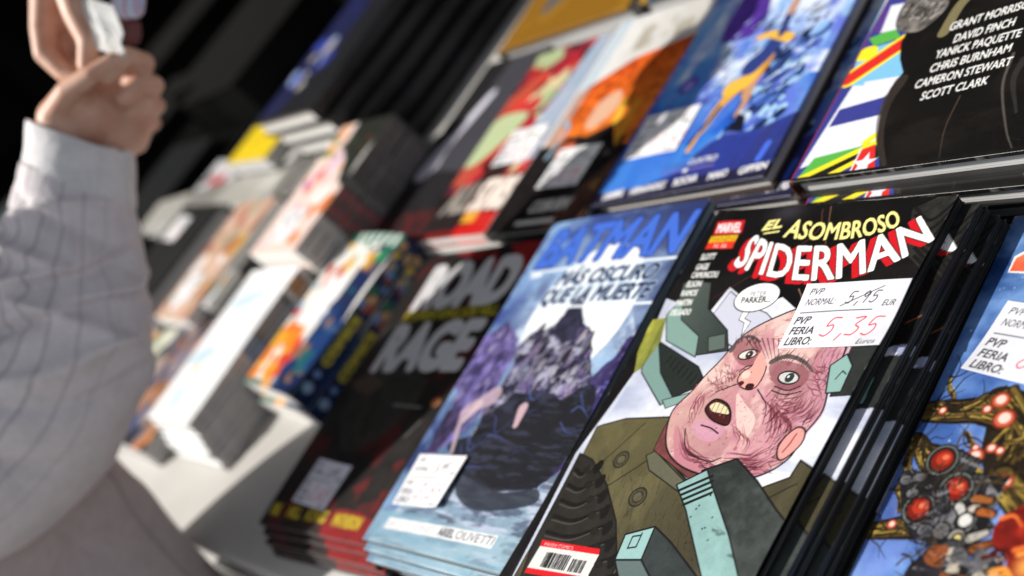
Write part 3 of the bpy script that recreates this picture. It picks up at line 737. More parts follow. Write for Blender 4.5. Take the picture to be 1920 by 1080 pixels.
def art_crag():
    """pale blue cover: a jagged dark crag in front of a white moon, violet mist, lake in front"""
    A = Art(16.5, 26.4, 17, (70, 100, 190), seed=21)
    A.grad((92, 118, 150), (56, 76, 140), 1.57, vs=3)
    A.clouds((150, 190, 230), 5, 3, .8, 3, .45, .75)
    A.clouds((36, 48, 100), 4, 3, .8, 4, .5, .8); A.poly([(9, 20), (16.6, 14), (16.6, 26.5), (10, 26.5)], (30, 36, 76), .6); A.clouds((120, 150, 190), 3, 2, .6, 44, .5, .75)
    A.ell(*[(9.74, 17.40)][0], 6.4, 6.6, (214, 230, 244), soft=1, a=.95)
    A.ell(*[(9.70, 17.83)][0], 5.2, 5.6, (242, 248, 251)); A.clouds((205, 222, 238), 2, 2, .8, 9, .5, .8, region=[(3.12, 19.41), (12.48, 20.67), (16.94, 15.65), (13.19, 12.53), (3.64, 15.79)])
    # distant violet rocks
    A.poly(jag([(18.28, 17.17), (17.13, 16.42), (15.97, 15.66), (15.59, 14.12), (14.71, 12.57), (13.32, 10.99), (14.27, 5.87), (19.59, 5.39), (19.95, 11.27), (20.37, 16.74)], .18), (92, 80, 140), var=.25, col2=(58, 50, 100), vs=.9)
    A.poly(jag([(-0.34, 15.83), (1.81, 17.17), (4.58, 15.78), (5.36, 12.34), (5.09, 9.83), (3.86, 7.69), (1.49, 6.69), (-0.42, 12.20)], .2, seed=5), (110, 100, 160), var=.25, vs=.8)
    A.clouds((50, 42, 80), .8, 1.6, .7, 13, .5, .7, region=[(18.28, 17.17), (15.97, 15.66), (13.32, 10.99), (14.27, 5.87), (19.59, 5.39), (19.95, 11.27), (20.37, 16.74)])
    A.clouds((36, 32, 66), .7, 1.2, .7, 17, .5, .7, region=[(-0.34, 15.83), (1.81, 17.17), (4.58, 15.78), (5.09, 9.83), (1.49, 6.69), (-0.42, 12.20)])
    for reg in ([(-0.34, 15.83), (1.81, 17.17), (4.58, 15.78), (5.36, 12.34), (5.09, 9.83), (3.86, 7.69), (-0.42, 12.20)], [(18.28, 17.17), (15.97, 15.66), (14.71, 12.57), (13.32, 10.99), (14.63, 7.35), (18.89, 6.32), (19.95, 11.27)]):
        rr = np.array(reg); W_, mk_ = A.pmask(rr); l0, l1 = rr.min(0), rr.max(0)
        for _ in range(260):
            x, y = A.rng.uniform(l0[0], l1[0]), A.rng.uniform(l0[1], l1[1]); i, j = int(y * A.k) - W_[1], int(x * A.k) - W_[0]
            if not (0 <= i < mk_.shape[0] and 0 <= j < mk_.shape[1]) or not mk_[i, j]: continue
            r = A.rng.uniform(.12, .5)
            A.poly(jag([(x - r * .5, y - r), (x + r * .6, y - r * .2), (x + r * .2, y + r), (x - r * .4, y + r * .3)], .2, 2, A.rng.randrange(999)), A.rng.choice([(40, 34, 66), (74, 64, 108), (130, 118, 168), (26, 22, 44), (96, 84, 136), (160, 154, 190)]), .6)
    # crag
    up = jag([(8.69, 19.16), (8.44, 18.30), (8.06, 17.02), (7.40, 16.39), (5.77, 16.20), (5.14, 15.12), (5.98, 13.62), (5.96, 12.36), (5.53, 11.09), (6.10, 9.06), (6.36, 7.07), (13.65, 7.27), (15.43, 9.60), (14.77, 11.81), (13.96, 13.71), (12.51, 16.10), (10.48, 17.38)], 0.16)
    A.poly(up, (104, 104, 128), var=.3, col2=(60, 58, 84), vs=.7)
    A.clouds((176, 176, 196), .9, .7, .9, 23, .5, .66, region=up)
    A.clouds((30, 28, 44), 1.0, .6, .95, 25, .5, .66, region=up)
    A.clouds((112, 92, 150), 1.2, 1.2, .6, 27, .55, .75, region=up)
    upa = np.array(up); lo_, hi_ = upa.min(0), upa.max(0); W_, mk_ = A.pmask(up)
    for _ in range(150):                     # broken facets that catch the moonlight
        x, y = A.rng.uniform(lo_[0], hi_[0]), A.rng.uniform(lo_[1], hi_[1])
        i, j = int(y * A.k) - W_[1], int(x * A.k) - W_[0]
        if not (0 <= i < mk_.shape[0] and 0 <= j < mk_.shape[1]) or not mk_[i, j]: continue
        r = A.rng.uniform(.25, .75); t = A.rng.uniform(.6, 1.4)
        f_ = jag([(x - r * .5, y - r), (x + r * .5, y - r * .3), (x + r * .3, y + r), (x - r * .4, y + r * .4)], .15, 2, A.rng.randrange(999))
        A.poly(f_, A.rng.choice([(150, 148, 160), (184, 182, 190), (96, 92, 116), (52, 48, 66), (30, 28, 40), (124, 112, 140)]), .8)
        A.line([(x - r * .5, y - r), (x - r * .4, y + r * .4), (x + r * .3, y + r)], .06, (206, 206, 214) if A.rng.random() < .5 else (20, 18, 28), .8)
    A.line(up + up[:1], .09, (18, 18, 28), .8)
    A.poly([(8.69, 19.16), (8.55, 17.87), (7.99, 16.38), (9.96, 15.31), (11.03, 15.71), (10.36, 17.39)], (46, 46, 66), var=.3)
    low = jag([(8.40, 11.60), (10.46, 11.87), (13.32, 10.99), (14.92, 12.42), (16.34, 10.38), (16.75, 7.88), (15.28, 5.27), (11.47, 4.68), (7.47, 5.21), (4.94, 6.56), (5.80, 9.04)], 0.14)
    A.poly(low, (30, 31, 40), var=.3, vs=.8)
    A.poly([(14.92, 12.42), (16.58, 9.66), (16.12, 6.76), (14.11, 4.79), (9.90, 4.51), (5.88, 6.24), (3.86, 7.69), (10.32, 9.30)], (28, 30, 36), .9, sm=True)
    A.clouds((58, 62, 84), 1.6, .3, .7, 61, .55, .72, region=low)
    for k in range(26):
        x, y = A.rng.choice(low); x += A.rng.uniform(-2.4, 2.4); y += A.rng.uniform(-1, 2.6)
        A.line([(x, y), (x + A.rng.uniform(.5, 1.3), y + A.rng.uniform(-1.2, .4)), (x + A.rng.uniform(1.4, 2.6), y + A.rng.uniform(-.6, .9))], .13, A.rng.choice([(92, 110, 190), (70, 84, 150), (50, 54, 96)]), .75, w2=.03, sm=True)
    # pale driftwood in front
    A.line([(5.65, 11.30), (4.37, 10.63), (3.30, 9.82), (4.59, 6.93)], 1.5, (182, 160, 174), .9, w2=.35, sm=True)
    A.line([(4.44, 10.55), (3.75, 9.34)], .9, (206, 184, 190), .9, w2=.4); A.line([(9.65, 10.45), (9.89, 9.28)], .9, (214, 180, 190), .9, w2=.5)
    A.line([(3.37, 10.16), (2.11, 9.26)], .5, (196, 166, 190), .9, w2=.2)
    A.poly([(0.94, 10.05), (2.49, 10.55), (3.37, 8.90), (2.75, 6.79), (1.49, 6.69)], (52, 44, 74), .9, var=.3)
    # lake
    lake = [(4.10, 6.08), (11.47, 4.68), (15.28, 5.27), (16.59, 6.80), (17.12, 2.41), (18.01, -1.03), (-0.08, -1.20), (1.90, 2.25)]
    A.poly(lake, (112, 130, 150), .8, var=.1, col2=(150, 176, 190), ang=-1.3, vs=1.5)
    A.clouds((196, 204, 226), 2.4, .35, .8, 33, .5, .72, region=lake)
    A.clouds((64, 74, 96), 2.0, .5, .7, 35, .52, .75, region=lake)
    A.poly([(6.80, 5.92), (11.99, 4.74), (15.28, 5.27), (15.60, 4.25), (10.96, 3.34), (7.89, 4.11)], (40, 44, 54), .8, sm=True)
    A.rect(-.1, -.1, 17, 2.2, (158, 190, 204), .55); A.clouds((128, 168, 190), 3, .8, .7, 39, region=[(-.1, -.1), (17, -.1), (17, 2.4), (-.1, 2.4)])
    # lettering
    A.text('BATMAN', [(1.2, 22.2), (15.9, 22.2)], [(1.5, 25.5), (16.2, 25.5)], (22, 40, 110), .05)
    A.text('BATMAN', [(1.2, 22.2), (15.9, 22.2)], [(1.5, 25.5), (16.2, 25.5)], (70, 112, 214), .03)
    A.line([(1.0, 21.7), (16.5, 21.7)], .22, (226, 236, 246)); A.line([(4.6, 18.3), (16.5, 18.3)], .22, (226, 236, 246))
    A.text('M\u00c1S OSCURO', [(5.2, 20.2), (15.2, 20.2)], [(5.5, 21.4), (15.5, 21.4)], (170, 190, 220), .07)
    A.text('QUE LA MUERTE', [(4.6, 18.7), (15.6, 18.7)], [(4.9, 19.9), (15.9, 19.9)], (170, 190, 220), .07)
    A.text('M\u00c1S OSCURO', [(5.2, 20.2), (15.2, 20.2)], [(5.5, 21.4), (15.5, 21.4)], (24, 32, 58), .02)
    A.text('QUE LA MUERTE', [(4.6, 18.7), (15.6, 18.7)], [(4.9, 19.9), (15.9, 19.9)], (24, 32, 58), .02)
    A.line([(1.51, 21.36), (2.51, 21.40)], .4, (226, 236, 246))
    A.poly([(1.90, 1.06), (1.84, 1.84), (14.30, 2.08), (14.27, 1.25)], (236, 238, 240))
    q = [(2.20, 1.18), (14.11, 1.43), (1.99, 1.70), (14.16, 1.99)]
    A.text('BRUCE JONES', [q[0], tuple(np.array(q[0]) * .52 + np.array(q[1]) * .48)], [q[2], tuple(np.array(q[2]) * .52 + np.array(q[3]) * .48)], (190, 190, 196), .0)
    A.text('ARIEL', [tuple(np.array(q[0]) * .48 + np.array(q[1]) * .52), tuple(np.array(q[0]) * .34 + np.array(q[1]) * .66)], [tuple(np.array(q[2]) * .48 + np.array(q[3]) * .52), tuple(np.array(q[2]) * .34 + np.array(q[3]) * .66)], (70, 72, 80), .03)
    A.text('OLIVETTI', [tuple(np.array(q[0]) * .32 + np.array(q[1]) * .68), q[1]], [tuple(np.array(q[2]) * .32 + np.array(q[3]) * .68), q[3]], (90, 92, 98), .01)
    return A

def art_thicket():
    """blue starry cover: tangled brown roots, dark machine drums with red lamps, a red shell"""
    A = Art(17, 26, 23, (70, 110, 190), seed=31)
    A.grad((84, 120, 196), (24, 56, 110), 1.3, vs=4)
    A.clouds((128, 168, 224), 5, 4, .8, 4, .45, .75); A.clouds((30, 56, 120), 4, 5, .8, 6, .55, .8)
    A.clouds((150, 170, 235), 3, 5, .4, 7, .5, .8)
    for _ in range(260):
        r = A.rng.choice([.02, .03, .03, .05, .08]); A.ell(A.rng.uniform(0, 17), A.rng.uniform(0, 26), r, r, (225, 235, 250), a=A.rng.uniform(.4, 1))
    for _ in range(6): A.ell(A.rng.uniform(0, 12), A.rng.uniform(1, 24), .3, .3, (235, 240, 255), soft=1)
    def root(p, w0, w1, twigs=6):
        p = smooth(p, False, 8)
        A.line(p, w0 * 1.25, (24, 17, 10), w2=w1 * 1.4)
        A.line(p, w0, (82, 64, 30), w2=w1)
        n = len(p)
        for k in range(int(n * 1.6)):
            i = A.rng.randrange(0, n - 3); L = min(n - 1, i + A.rng.randint(4, 12)); f = i / n
            off = A.rng.uniform(-.45, .45) * (w0 + (w1 - w0) * f)
            q = [(x + off * .7 + A.rng.uniform(-.04, .04), y + off) for x, y in p[i:L]]
            if len(q) > 1: A.line(q, .10, A.rng.choice([(150, 128, 58), (176, 150, 70), (44, 32, 16), (110, 90, 40), (26, 20, 12)]), w2=.04)
        for _ in range(twigs):
            i = A.rng.randrange(0, n); x, y = p[i]; t = A.rng.uniform(0, 6.28)
            q = [(x, y)]
            for s_ in range(4):
                t += A.rng.uniform(-.8, .8); x += math.cos(t) * .45; y += math.sin(t) * .45; q.append((x, y))
            A.line(q, .09, (34, 26, 20), w2=.02, sm=True)
    def bud(px, r):
        r *= .72
        A.ell(px[0], px[1], r * 1.6, r * 1.5, (120, 44, 26), a=.85); A.ell(px[0], px[1], r * 1.25, r * 1.15, (198, 92, 66)); A.ell(px[0], px[1] + r * .1, r * .8, r * .75, (246, 206, 194))
    # big knot of roots at the upper right
    A.poly([(2.83, 15.53), (3.38, 16.13), (4.62, 15.92), (6.44, 15.35), (8.59, 9.61), (7.23, 9.62), (5.29, 11.46), (4.42, 11.74), (3.75, 12.73), (3.45, 14.05)], (30, 23, 15), sm=True, var=.3)
    root([(0.33, 14.60), (1.56, 14.68), (2.86, 14.83), (3.99, 14.64)], .95, 1.1, 9)
    root([(0.54, 15.07), (1.78, 14.81), (2.83, 15.53)], .3, .35, 3)
    for k in range(16):
        a = [(3.00, 15.12), (4.05, 15.75)]; b = [(3.71, 14.07), (6.42, 13.52)]; f, h = A.rng.random(), A.rng.random()
        p = [(a[0][0] + (a[1][0] - a[0][0]) * f, a[0][1] + (a[1][1] - a[0][1]) * f + .3), (b[0][0] + (b[1][0] - b[0][0]) * h, b[0][1] + A.rng.uniform(-.8, .8)), (b[0][0] + (b[1][0] - b[0][0]) * h + A.rng.uniform(-.7, .7), b[0][1] - A.rng.uniform(.6, 1.9))]
        root(p, .34, .2, 0)
    root([(-0.18, 12.88), (0.31, 13.07), (1.00, 12.58), (1.43, 12.48)], .6, .7, 3); root([(0.43, 12.94), (0.97, 12.16), (1.46, 11.52)], .5, .3, 3); root([(0.22, 12.78), (0.38, 11.81), (0.80, 11.31)], .4, .3, 2)
    root([(5.24, 11.58), (6.12, 10.94), (6.85, 10.30)], 1.2, 1.1, 4); root([(3.50, 12.70), (3.08, 13.20), (2.59, 13.70)], .28, .08, 5); root([(4.34, 11.34), (3.70, 11.92), (2.74, 12.62)], .6, .3, 6)
    root([(0.15, 8.36), (1.26, 8.67), (2.49, 9.00)], .7, 1.0, 8); root([(0.46, 10.58), (0.86, 10.09), (1.06, 9.44)], .35, .12, 2)
    root([(1.23, 15.44), (0.70, 15.99), (0.56, 16.57)], .2, .08, 5)
    for p, r in (([(3.62, 15.41)][0], .42), ([(4.15, 14.49)][0], .5), ([(3.14, 14.91)][0], .24), ([(0.94, 14.70)][0], .22), ([(3.54, 12.54)][0], .42), ([(4.15, 13.01)][0], .26), ([(4.59, 12.92)][0], .22), ([(5.42, 11.50)][0], .36), ([(0.99, 8.82)][0], .24), ([(3.39, 12.96)][0], .18)): bud(p, r)
    for q, a_, b_ in (([(6, 15), (9.5, 16.2), (12.5, 15), (15.5, 17.5)], 1.1, .3), ([(7, 13), (10, 11.5), (13, 12.5), (16.5, 10)], 1.2, .4), ([(6.5, 9), (10, 7.5), (12, 4.5), (15, 3.5)], 1.0, .3), ([(9, 16), (10, 19), (12.5, 20.5)], .7, .2)):
        root(q, a_, b_, 8)
    for q in ((9.8, 16), (12.6, 12.4), (11, 6.2), (13.2, 15.4)): bud(q, .36)
    # machine
    A.poly([(0.31, 11.25), (1.59, 11.54), (3.30, 11.34), (4.53, 11.50), (5.41, 10.34), (5.30, 9.07), (4.77, 7.99), (3.12, 8.20), (1.78, 8.76)], (32, 32, 36), sm=True, var=.4, vs=.5)
    A.blobs(46, ['2c2c30', '404046', '5c5c62', '18181a', '77777c', '303038'], .25, .7, 5, region=(min(p[0] for p in [(2.01, 8.27), (4.29, 11.47)]), min(p[1] for p in [(4.57, 8.45), (1.77, 11.15)]), max(p[0] for p in [(2.01, 8.27), (5.14, 10.04)]), max(p[1] for p in [(4.57, 8.45), (1.71, 11.28)])))
    def drum(c, e, r):
        dx, dy = e[0] - c[0], e[1] - c[1]; L = math.hypot(dx, dy); nx, ny = -dy / L * r, dx / L * r
        A.poly([(c[0] + nx, c[1] + ny), (e[0] + nx * .9, e[1] + ny * .9), (e[0] - nx * .9, e[1] - ny * .9), (c[0] - nx, c[1] - ny)], (78, 78, 82), ink=.08, col2=(34, 34, 38), ang=-1.0)
        for f in (.45, .6, .85): A.line([(c[0] + dx * f + nx, c[1] + dy * f + ny), (c[0] + dx * f - nx, c[1] + dy * f - ny)], .09, (22, 22, 24))
        A.line([(c[0] + nx * .5, c[1] + ny * .5), (e[0] + nx * .5, e[1] + ny * .5)], .16, (140, 140, 146), .7)
        A.ell(c[0], c[1], r * 1.08, r * 1.08, (96, 104, 100), ink=.07); A.ell(c[0], c[1], r * .9, r * .9, (20, 16, 16))
        A.ell(c[0], c[1], r * .74, r * .74, (120, 28, 18)); A.ell(c[0] + .05, c[1] + .08, r * .52, r * .46, (176, 52, 32)); A.ell(c[0] + .12, c[1] + .16, r * .24, r * .18, (222, 120, 84), a=.9)
    drum([(2.06, 12.19)][0], [(3.79, 11.72)][0], .74); drum([(3.31, 10.90)][0], [(4.71, 11.05)][0], .78); drum([(1.96, 9.73)][0], [(3.19, 10.41)][0], .74)
    for p, r in (([(0.70, 11.02)][0], .36), ([(1.39, 11.24)][0], .34), ([(1.33, 10.42)][0], .36), ([(2.73, 8.78)][0], .42)): A.ell(p[0], p[1], r, r * .8, (112, 112, 116), ink=.1, col2=(50, 50, 54))
    # pale and orange cloth bands
    for q, c in (([(4.31, 9.92), (5.12, 10.67)], (226, 214, 200)), ([(3.84, 10.11), (4.39, 9.55)], (230, 228, 222)), ([(4.41, 10.58), (5.13, 10.55)], (176, 104, 50)), ([(4.90, 10.01), (5.47, 9.97)], (196, 106, 50)), ([(4.94, 8.76), (5.53, 9.11)], (206, 200, 190)), ([(5.27, 8.32), (5.95, 8.69)], (150, 84, 40)), ([(5.88, 7.70), (6.59, 8.07)], (214, 206, 196)), ([(4.97, 7.53), (5.46, 7.26)], (160, 40, 30)), ([(4.27, 7.40), (3.13, 7.04)], (30, 28, 30))):
        A.line(q, .6, INK, w2=.45); A.line(q, .4, tuple(int(t * .85) for t in c), w2=.28)
    for p, r, c in (([(4.38, 9.52)][0], .36, (214, 214, 210)), ([(4.30, 8.70)][0], .42, (150, 146, 140)), ([(3.50, 8.88)][0], .42, (104, 104, 108)), ([(4.37, 8.67)][0], .22, (216, 200, 120)), ([(4.30, 7.90)][0], .7, (60, 60, 64))): A.ell(p[0], p[1], r, r, c, ink=.1)
    A.poly([(2.72, 7.12), (3.82, 7.82), (5.33, 7.84), (6.77, 7.87), (7.39, 6.36), (3.33, 5.50)], (26, 24, 28), sm=True, var=.5, vs=.6)
    A.blobs(26, ['2a2830', '4a4640', 'b8b0a0', '8c4a28', '1a181c', '5c5c60', '7a2a20'], .2, .55, 8, region=(min(p[0] for p in [(3.60, 6.04), (5.23, 8.07)]), [(5.33, 6.16)][0][1], [(6.68, 8.09)][0][0], [(4.77, 7.99)][0][1]))
    mach = [(0.31, 11.25), (1.53, 11.67), (3.25, 11.47), (4.82, 11.40), (5.60, 10.11), (6.20, 7.52), (3.23, 6.84), (1.78, 8.76)]
    A.hatch(mach, 170, .5, .05, (12, 12, 14), .8, .9, .8); A.hatch(mach, 90, .35, .045, (176, 176, 180), .8, .9, .75)
    for _ in range(26):
        x, y = A.rng.choice(mach); x += A.rng.uniform(-1.5, 1.5); y += A.rng.uniform(-1.5, 1.5); q = [(x, y)]; t = A.rng.uniform(0, 6.3)
        for s_ in range(5):
            t += A.rng.uniform(-.7, .7); x += math.cos(t) * .4; y += math.sin(t) * .4; q.append((x, y))
        A.line(q, .1, A.rng.choice([(40, 30, 20), (70, 54, 28), (24, 20, 18)]), w2=.02, sm=True)
    # red shell and fire glow
    A.poly([(6.35, 10.35), (6.87, 10.54), (8.43, 10.05), (9.63, 6.83), (7.64, 6.87), (6.70, 8.33), (6.00, 8.69), (5.80, 9.52)], (128, 26, 18), sm=True, col2=(168, 58, 28), var=.2, vs=.6)
    for k in range(12):
        x, y = [(6.55, 9.27)][0]; x += A.rng.uniform(-1, 2.4); y += A.rng.uniform(-2, 1.4)
        A.line([(x, y), (x + .5, y + .2), (x + 1, y - .2)], .22, A.rng.choice([(236, 150, 60), (96, 16, 14), (70, 12, 12), (226, 110, 50)]), w2=.08, sm=True)
    A.ell(*[(7.71, 7.95)][0], .5, .6, (226, 160, 80), soft=1)
    # red title, top
    A.poly([(1.06, 22.46), (1.01, 23.42), (1.52, 23.77), (3.71, 23.33), (4.28, 21.79), (2.21, 22.35)], (226, 226, 224)); A.poly([(1.14, 22.55), (1.17, 23.31), (1.65, 23.63), (3.75, 23.20), (4.21, 21.97), (2.16, 22.48)], (216, 74, 46), col2=(232, 120, 84), ang=1.5)
    return A

FL = dict(g='58b04a', w='e4e7f2', b='3a3f8e', r='d92d2a', y='f4e22e', k='1c1c1c', c='7fc0e6')
def art_flags():
    """black hardcover cover: dark cloak over a strip of flags, white names"""
    A = Art(17, 26.5, 21, (16, 14, 13), seed=41)
    c = {k: tuple(int(v[i:i + 2], 16) for i in (0, 2, 4)) for k, v in FL.items()}
    A.rect(-.1, -.1, 8, 27, c['b'])
    A.poly([(0.25, 1.00), (0.67, 4.77), (5.44, 5.12), (6.64, 2.55), (4.97, 2.31)], c['w'])
    A.poly([(0.67, 4.77), (0.97, 7.32), (4.59, 7.73), (6.14, 4.39)], c['w']); A.poly([(0.93, 5.43), (5.07, 5.92), (5.75, 4.46), (0.83, 4.08)], c['b'])
    A.poly([(1.01, 1.69), (5.72, 2.26), (6.27, 1.10), (0.23, -0.44), (0.33, -0.17)], c['g'])
    A.poly([(0.14, 0.01), (5.49, 1.99), (5.93, 1.08), (1.10, -0.55), (0.23, -0.44)], c['k'])
    A.line([(-0.03, -0.13), (5.06, 2.14)], .42, c['y']); A.line([(1.57, -0.53), (4.95, 1.23)], .42, c['y'])
    A.poly([(2.46, -0.88), (4.84, 1.10), (5.30, 1.64), (6.48, -0.79), (2.79, -0.76)], c['b'])
    A.poly([(4.39, -0.21), (4.35, 1.79), (5.18, 2.04), (6.29, -0.40)], c['r']); A.line([(4.35, -0.28), (4.30, 1.88)], .12, c['w'])
    sx, sy = [(5.04, 0.68)][0]
    A.poly([(sx + (.85 if k % 2 == 0 else .36) * math.sin(k * math.pi / 5), sy + (.85 if k % 2 == 0 else .36) * math.cos(k * math.pi / 5)) for k in range(10)], c['w'])
    A.poly([(4.39, -0.52), (6.29, -0.40), (6.44, -0.71), (4.56, -0.84)], c['y']); A.line([(4.37, 2.33), (4.79, 2.69)], .5, c['y'])
    # sky-blue flag with diagonal
    A.poly([(1.05, 7.47), (1.03, 10.41), (3.27, 10.60), (4.80, 7.27)], c['c']); A.poly([(0.52, 7.42), (0.04, 10.14), (1.08, 10.31), (1.86, 7.12)], c['c'])
    A.line([(0.45, 8.04), (3.28, 10.25)], 1.5, c['y']); A.line([(0.31, 7.98), (3.40, 10.30)], 1.0, c['r'])
    A.ell(*[(0.68, 9.98)][0], .8, .6, c['y'])
    A.poly([(0.17, 11.35), (1.97, 11.74), (2.83, 10.71), (0.98, 10.51)], c['g']); A.poly([(0.85, 11.61), (0.57, 14.03), (2.52, 13.88), (2.81, 11.59)], c['w']); A.poly([(0.33, 11.84), (0.26, 13.67), (0.57, 14.03), (0.89, 11.69)], (92, 60, 140))
    for k in range(5):
        y = 18 + k * 1.7
        A.rect(-.1, y, 7, y + 1.7, c['rwgyc'[k]])
    # cloak
    A.poly([(0.49, 17.30), (3.10, 11.94), (3.06, 10.22), (3.65, 8.80), (4.45, 7.56), (4.10, 6.41), (4.33, 4.55), (5.05, 2.45), (6.28, 0.35), (6.88, -1.03), (6.63, -1.11), (19.91, -0.74), (13.55, 18.48), (-2.76, 25.48)], (15, 13, 12), sm=False)
    cl = [(4.77, 8.93), (4.82, 6.46), (4.66, 4.09), (6.09, 0.75), (7.32, -1.09), (16.09, -0.12), (11.30, 12.75), (3.36, 15.40)]
    A.clouds((28, 24, 22), 4, 2, .8, 5, .5, .8, region=cl)
    for q, w, col in (([(4.61, 6.91), (4.44, 4.93), (5.29, 2.41), (7.11, -0.51)], .9, (70, 62, 56)), ([(9.41, 4.67), (9.47, 2.42), (10.08, 0.14)], .14, (92, 76, 64)), ([(11.56, 7.19), (11.85, 4.88), (13.29, 1.72), (14.24, 0.18)], .22, (120, 112, 106)), ([(4.10, 5.80), (4.88, 3.26)], .25, (54, 48, 44)), ([(12.40, 6.60), (12.36, 5.13), (13.45, 2.74)], .5, (60, 58, 56))):
        A.line(q, w, col, .6, w2=w * .3, sm=True)
    A.poly([(1.92, 11.84), (1.62, 14.16), (2.71, 15.17), (5.12, 13.07), (4.73, 11.47), (3.69, 10.91)], (104, 100, 96), sm=True, var=.4, vs=.6)
    A.hatch([(1.89, 12.73), (2.52, 13.88), (4.70, 13.20), (4.31, 11.59)], 60, .6, .1, (190, 186, 180), .7, .6, .7); A.hatch([(1.89, 12.73), (2.52, 13.88), (4.70, 13.20), (4.31, 11.59)], 60, .6, .1, (24, 22, 20), .9, .6, .8)
    A.line([(5.97, 10.27), (6.15, 12.32), (6.75, 13.41)], .8, (150, 140, 100), .8, sm=True)
    for s_, q in (('GRANT MORRISON', [(6.30, 10.27), (11.50, 10.73), (6.24, 10.95), (11.46, 11.37)]), ('DAVID FINCH', [(7.05, 9.16), (10.66, 9.48), (7.00, 9.82), (10.62, 10.12)]), ('YANICK PAQUETTE', [(6.28, 8.14), (11.44, 8.45), (6.22, 8.80), (11.40, 9.07)]), ('CHRIS BURNHAM', [(6.41, 7.06), (11.25, 7.42), (6.35, 7.72), (11.21, 8.04)]), ('CAMERON STEWART', [(5.91, 5.97), (11.70, 6.37), (5.85, 6.63), (11.66, 6.98)]), ('SCOTT CLARK', [(6.77, 4.92), (10.78, 5.23), (6.72, 5.56), (10.74, 5.84)])):
        A.text(s_, q[:2], q[2:], (238, 238, 236), .02)
    A.rect(-.1, -.1, 17.1, .28, (20, 18, 18)); A.rect(-.1, -.1, .10, 27, (150, 26, 34))
    return A

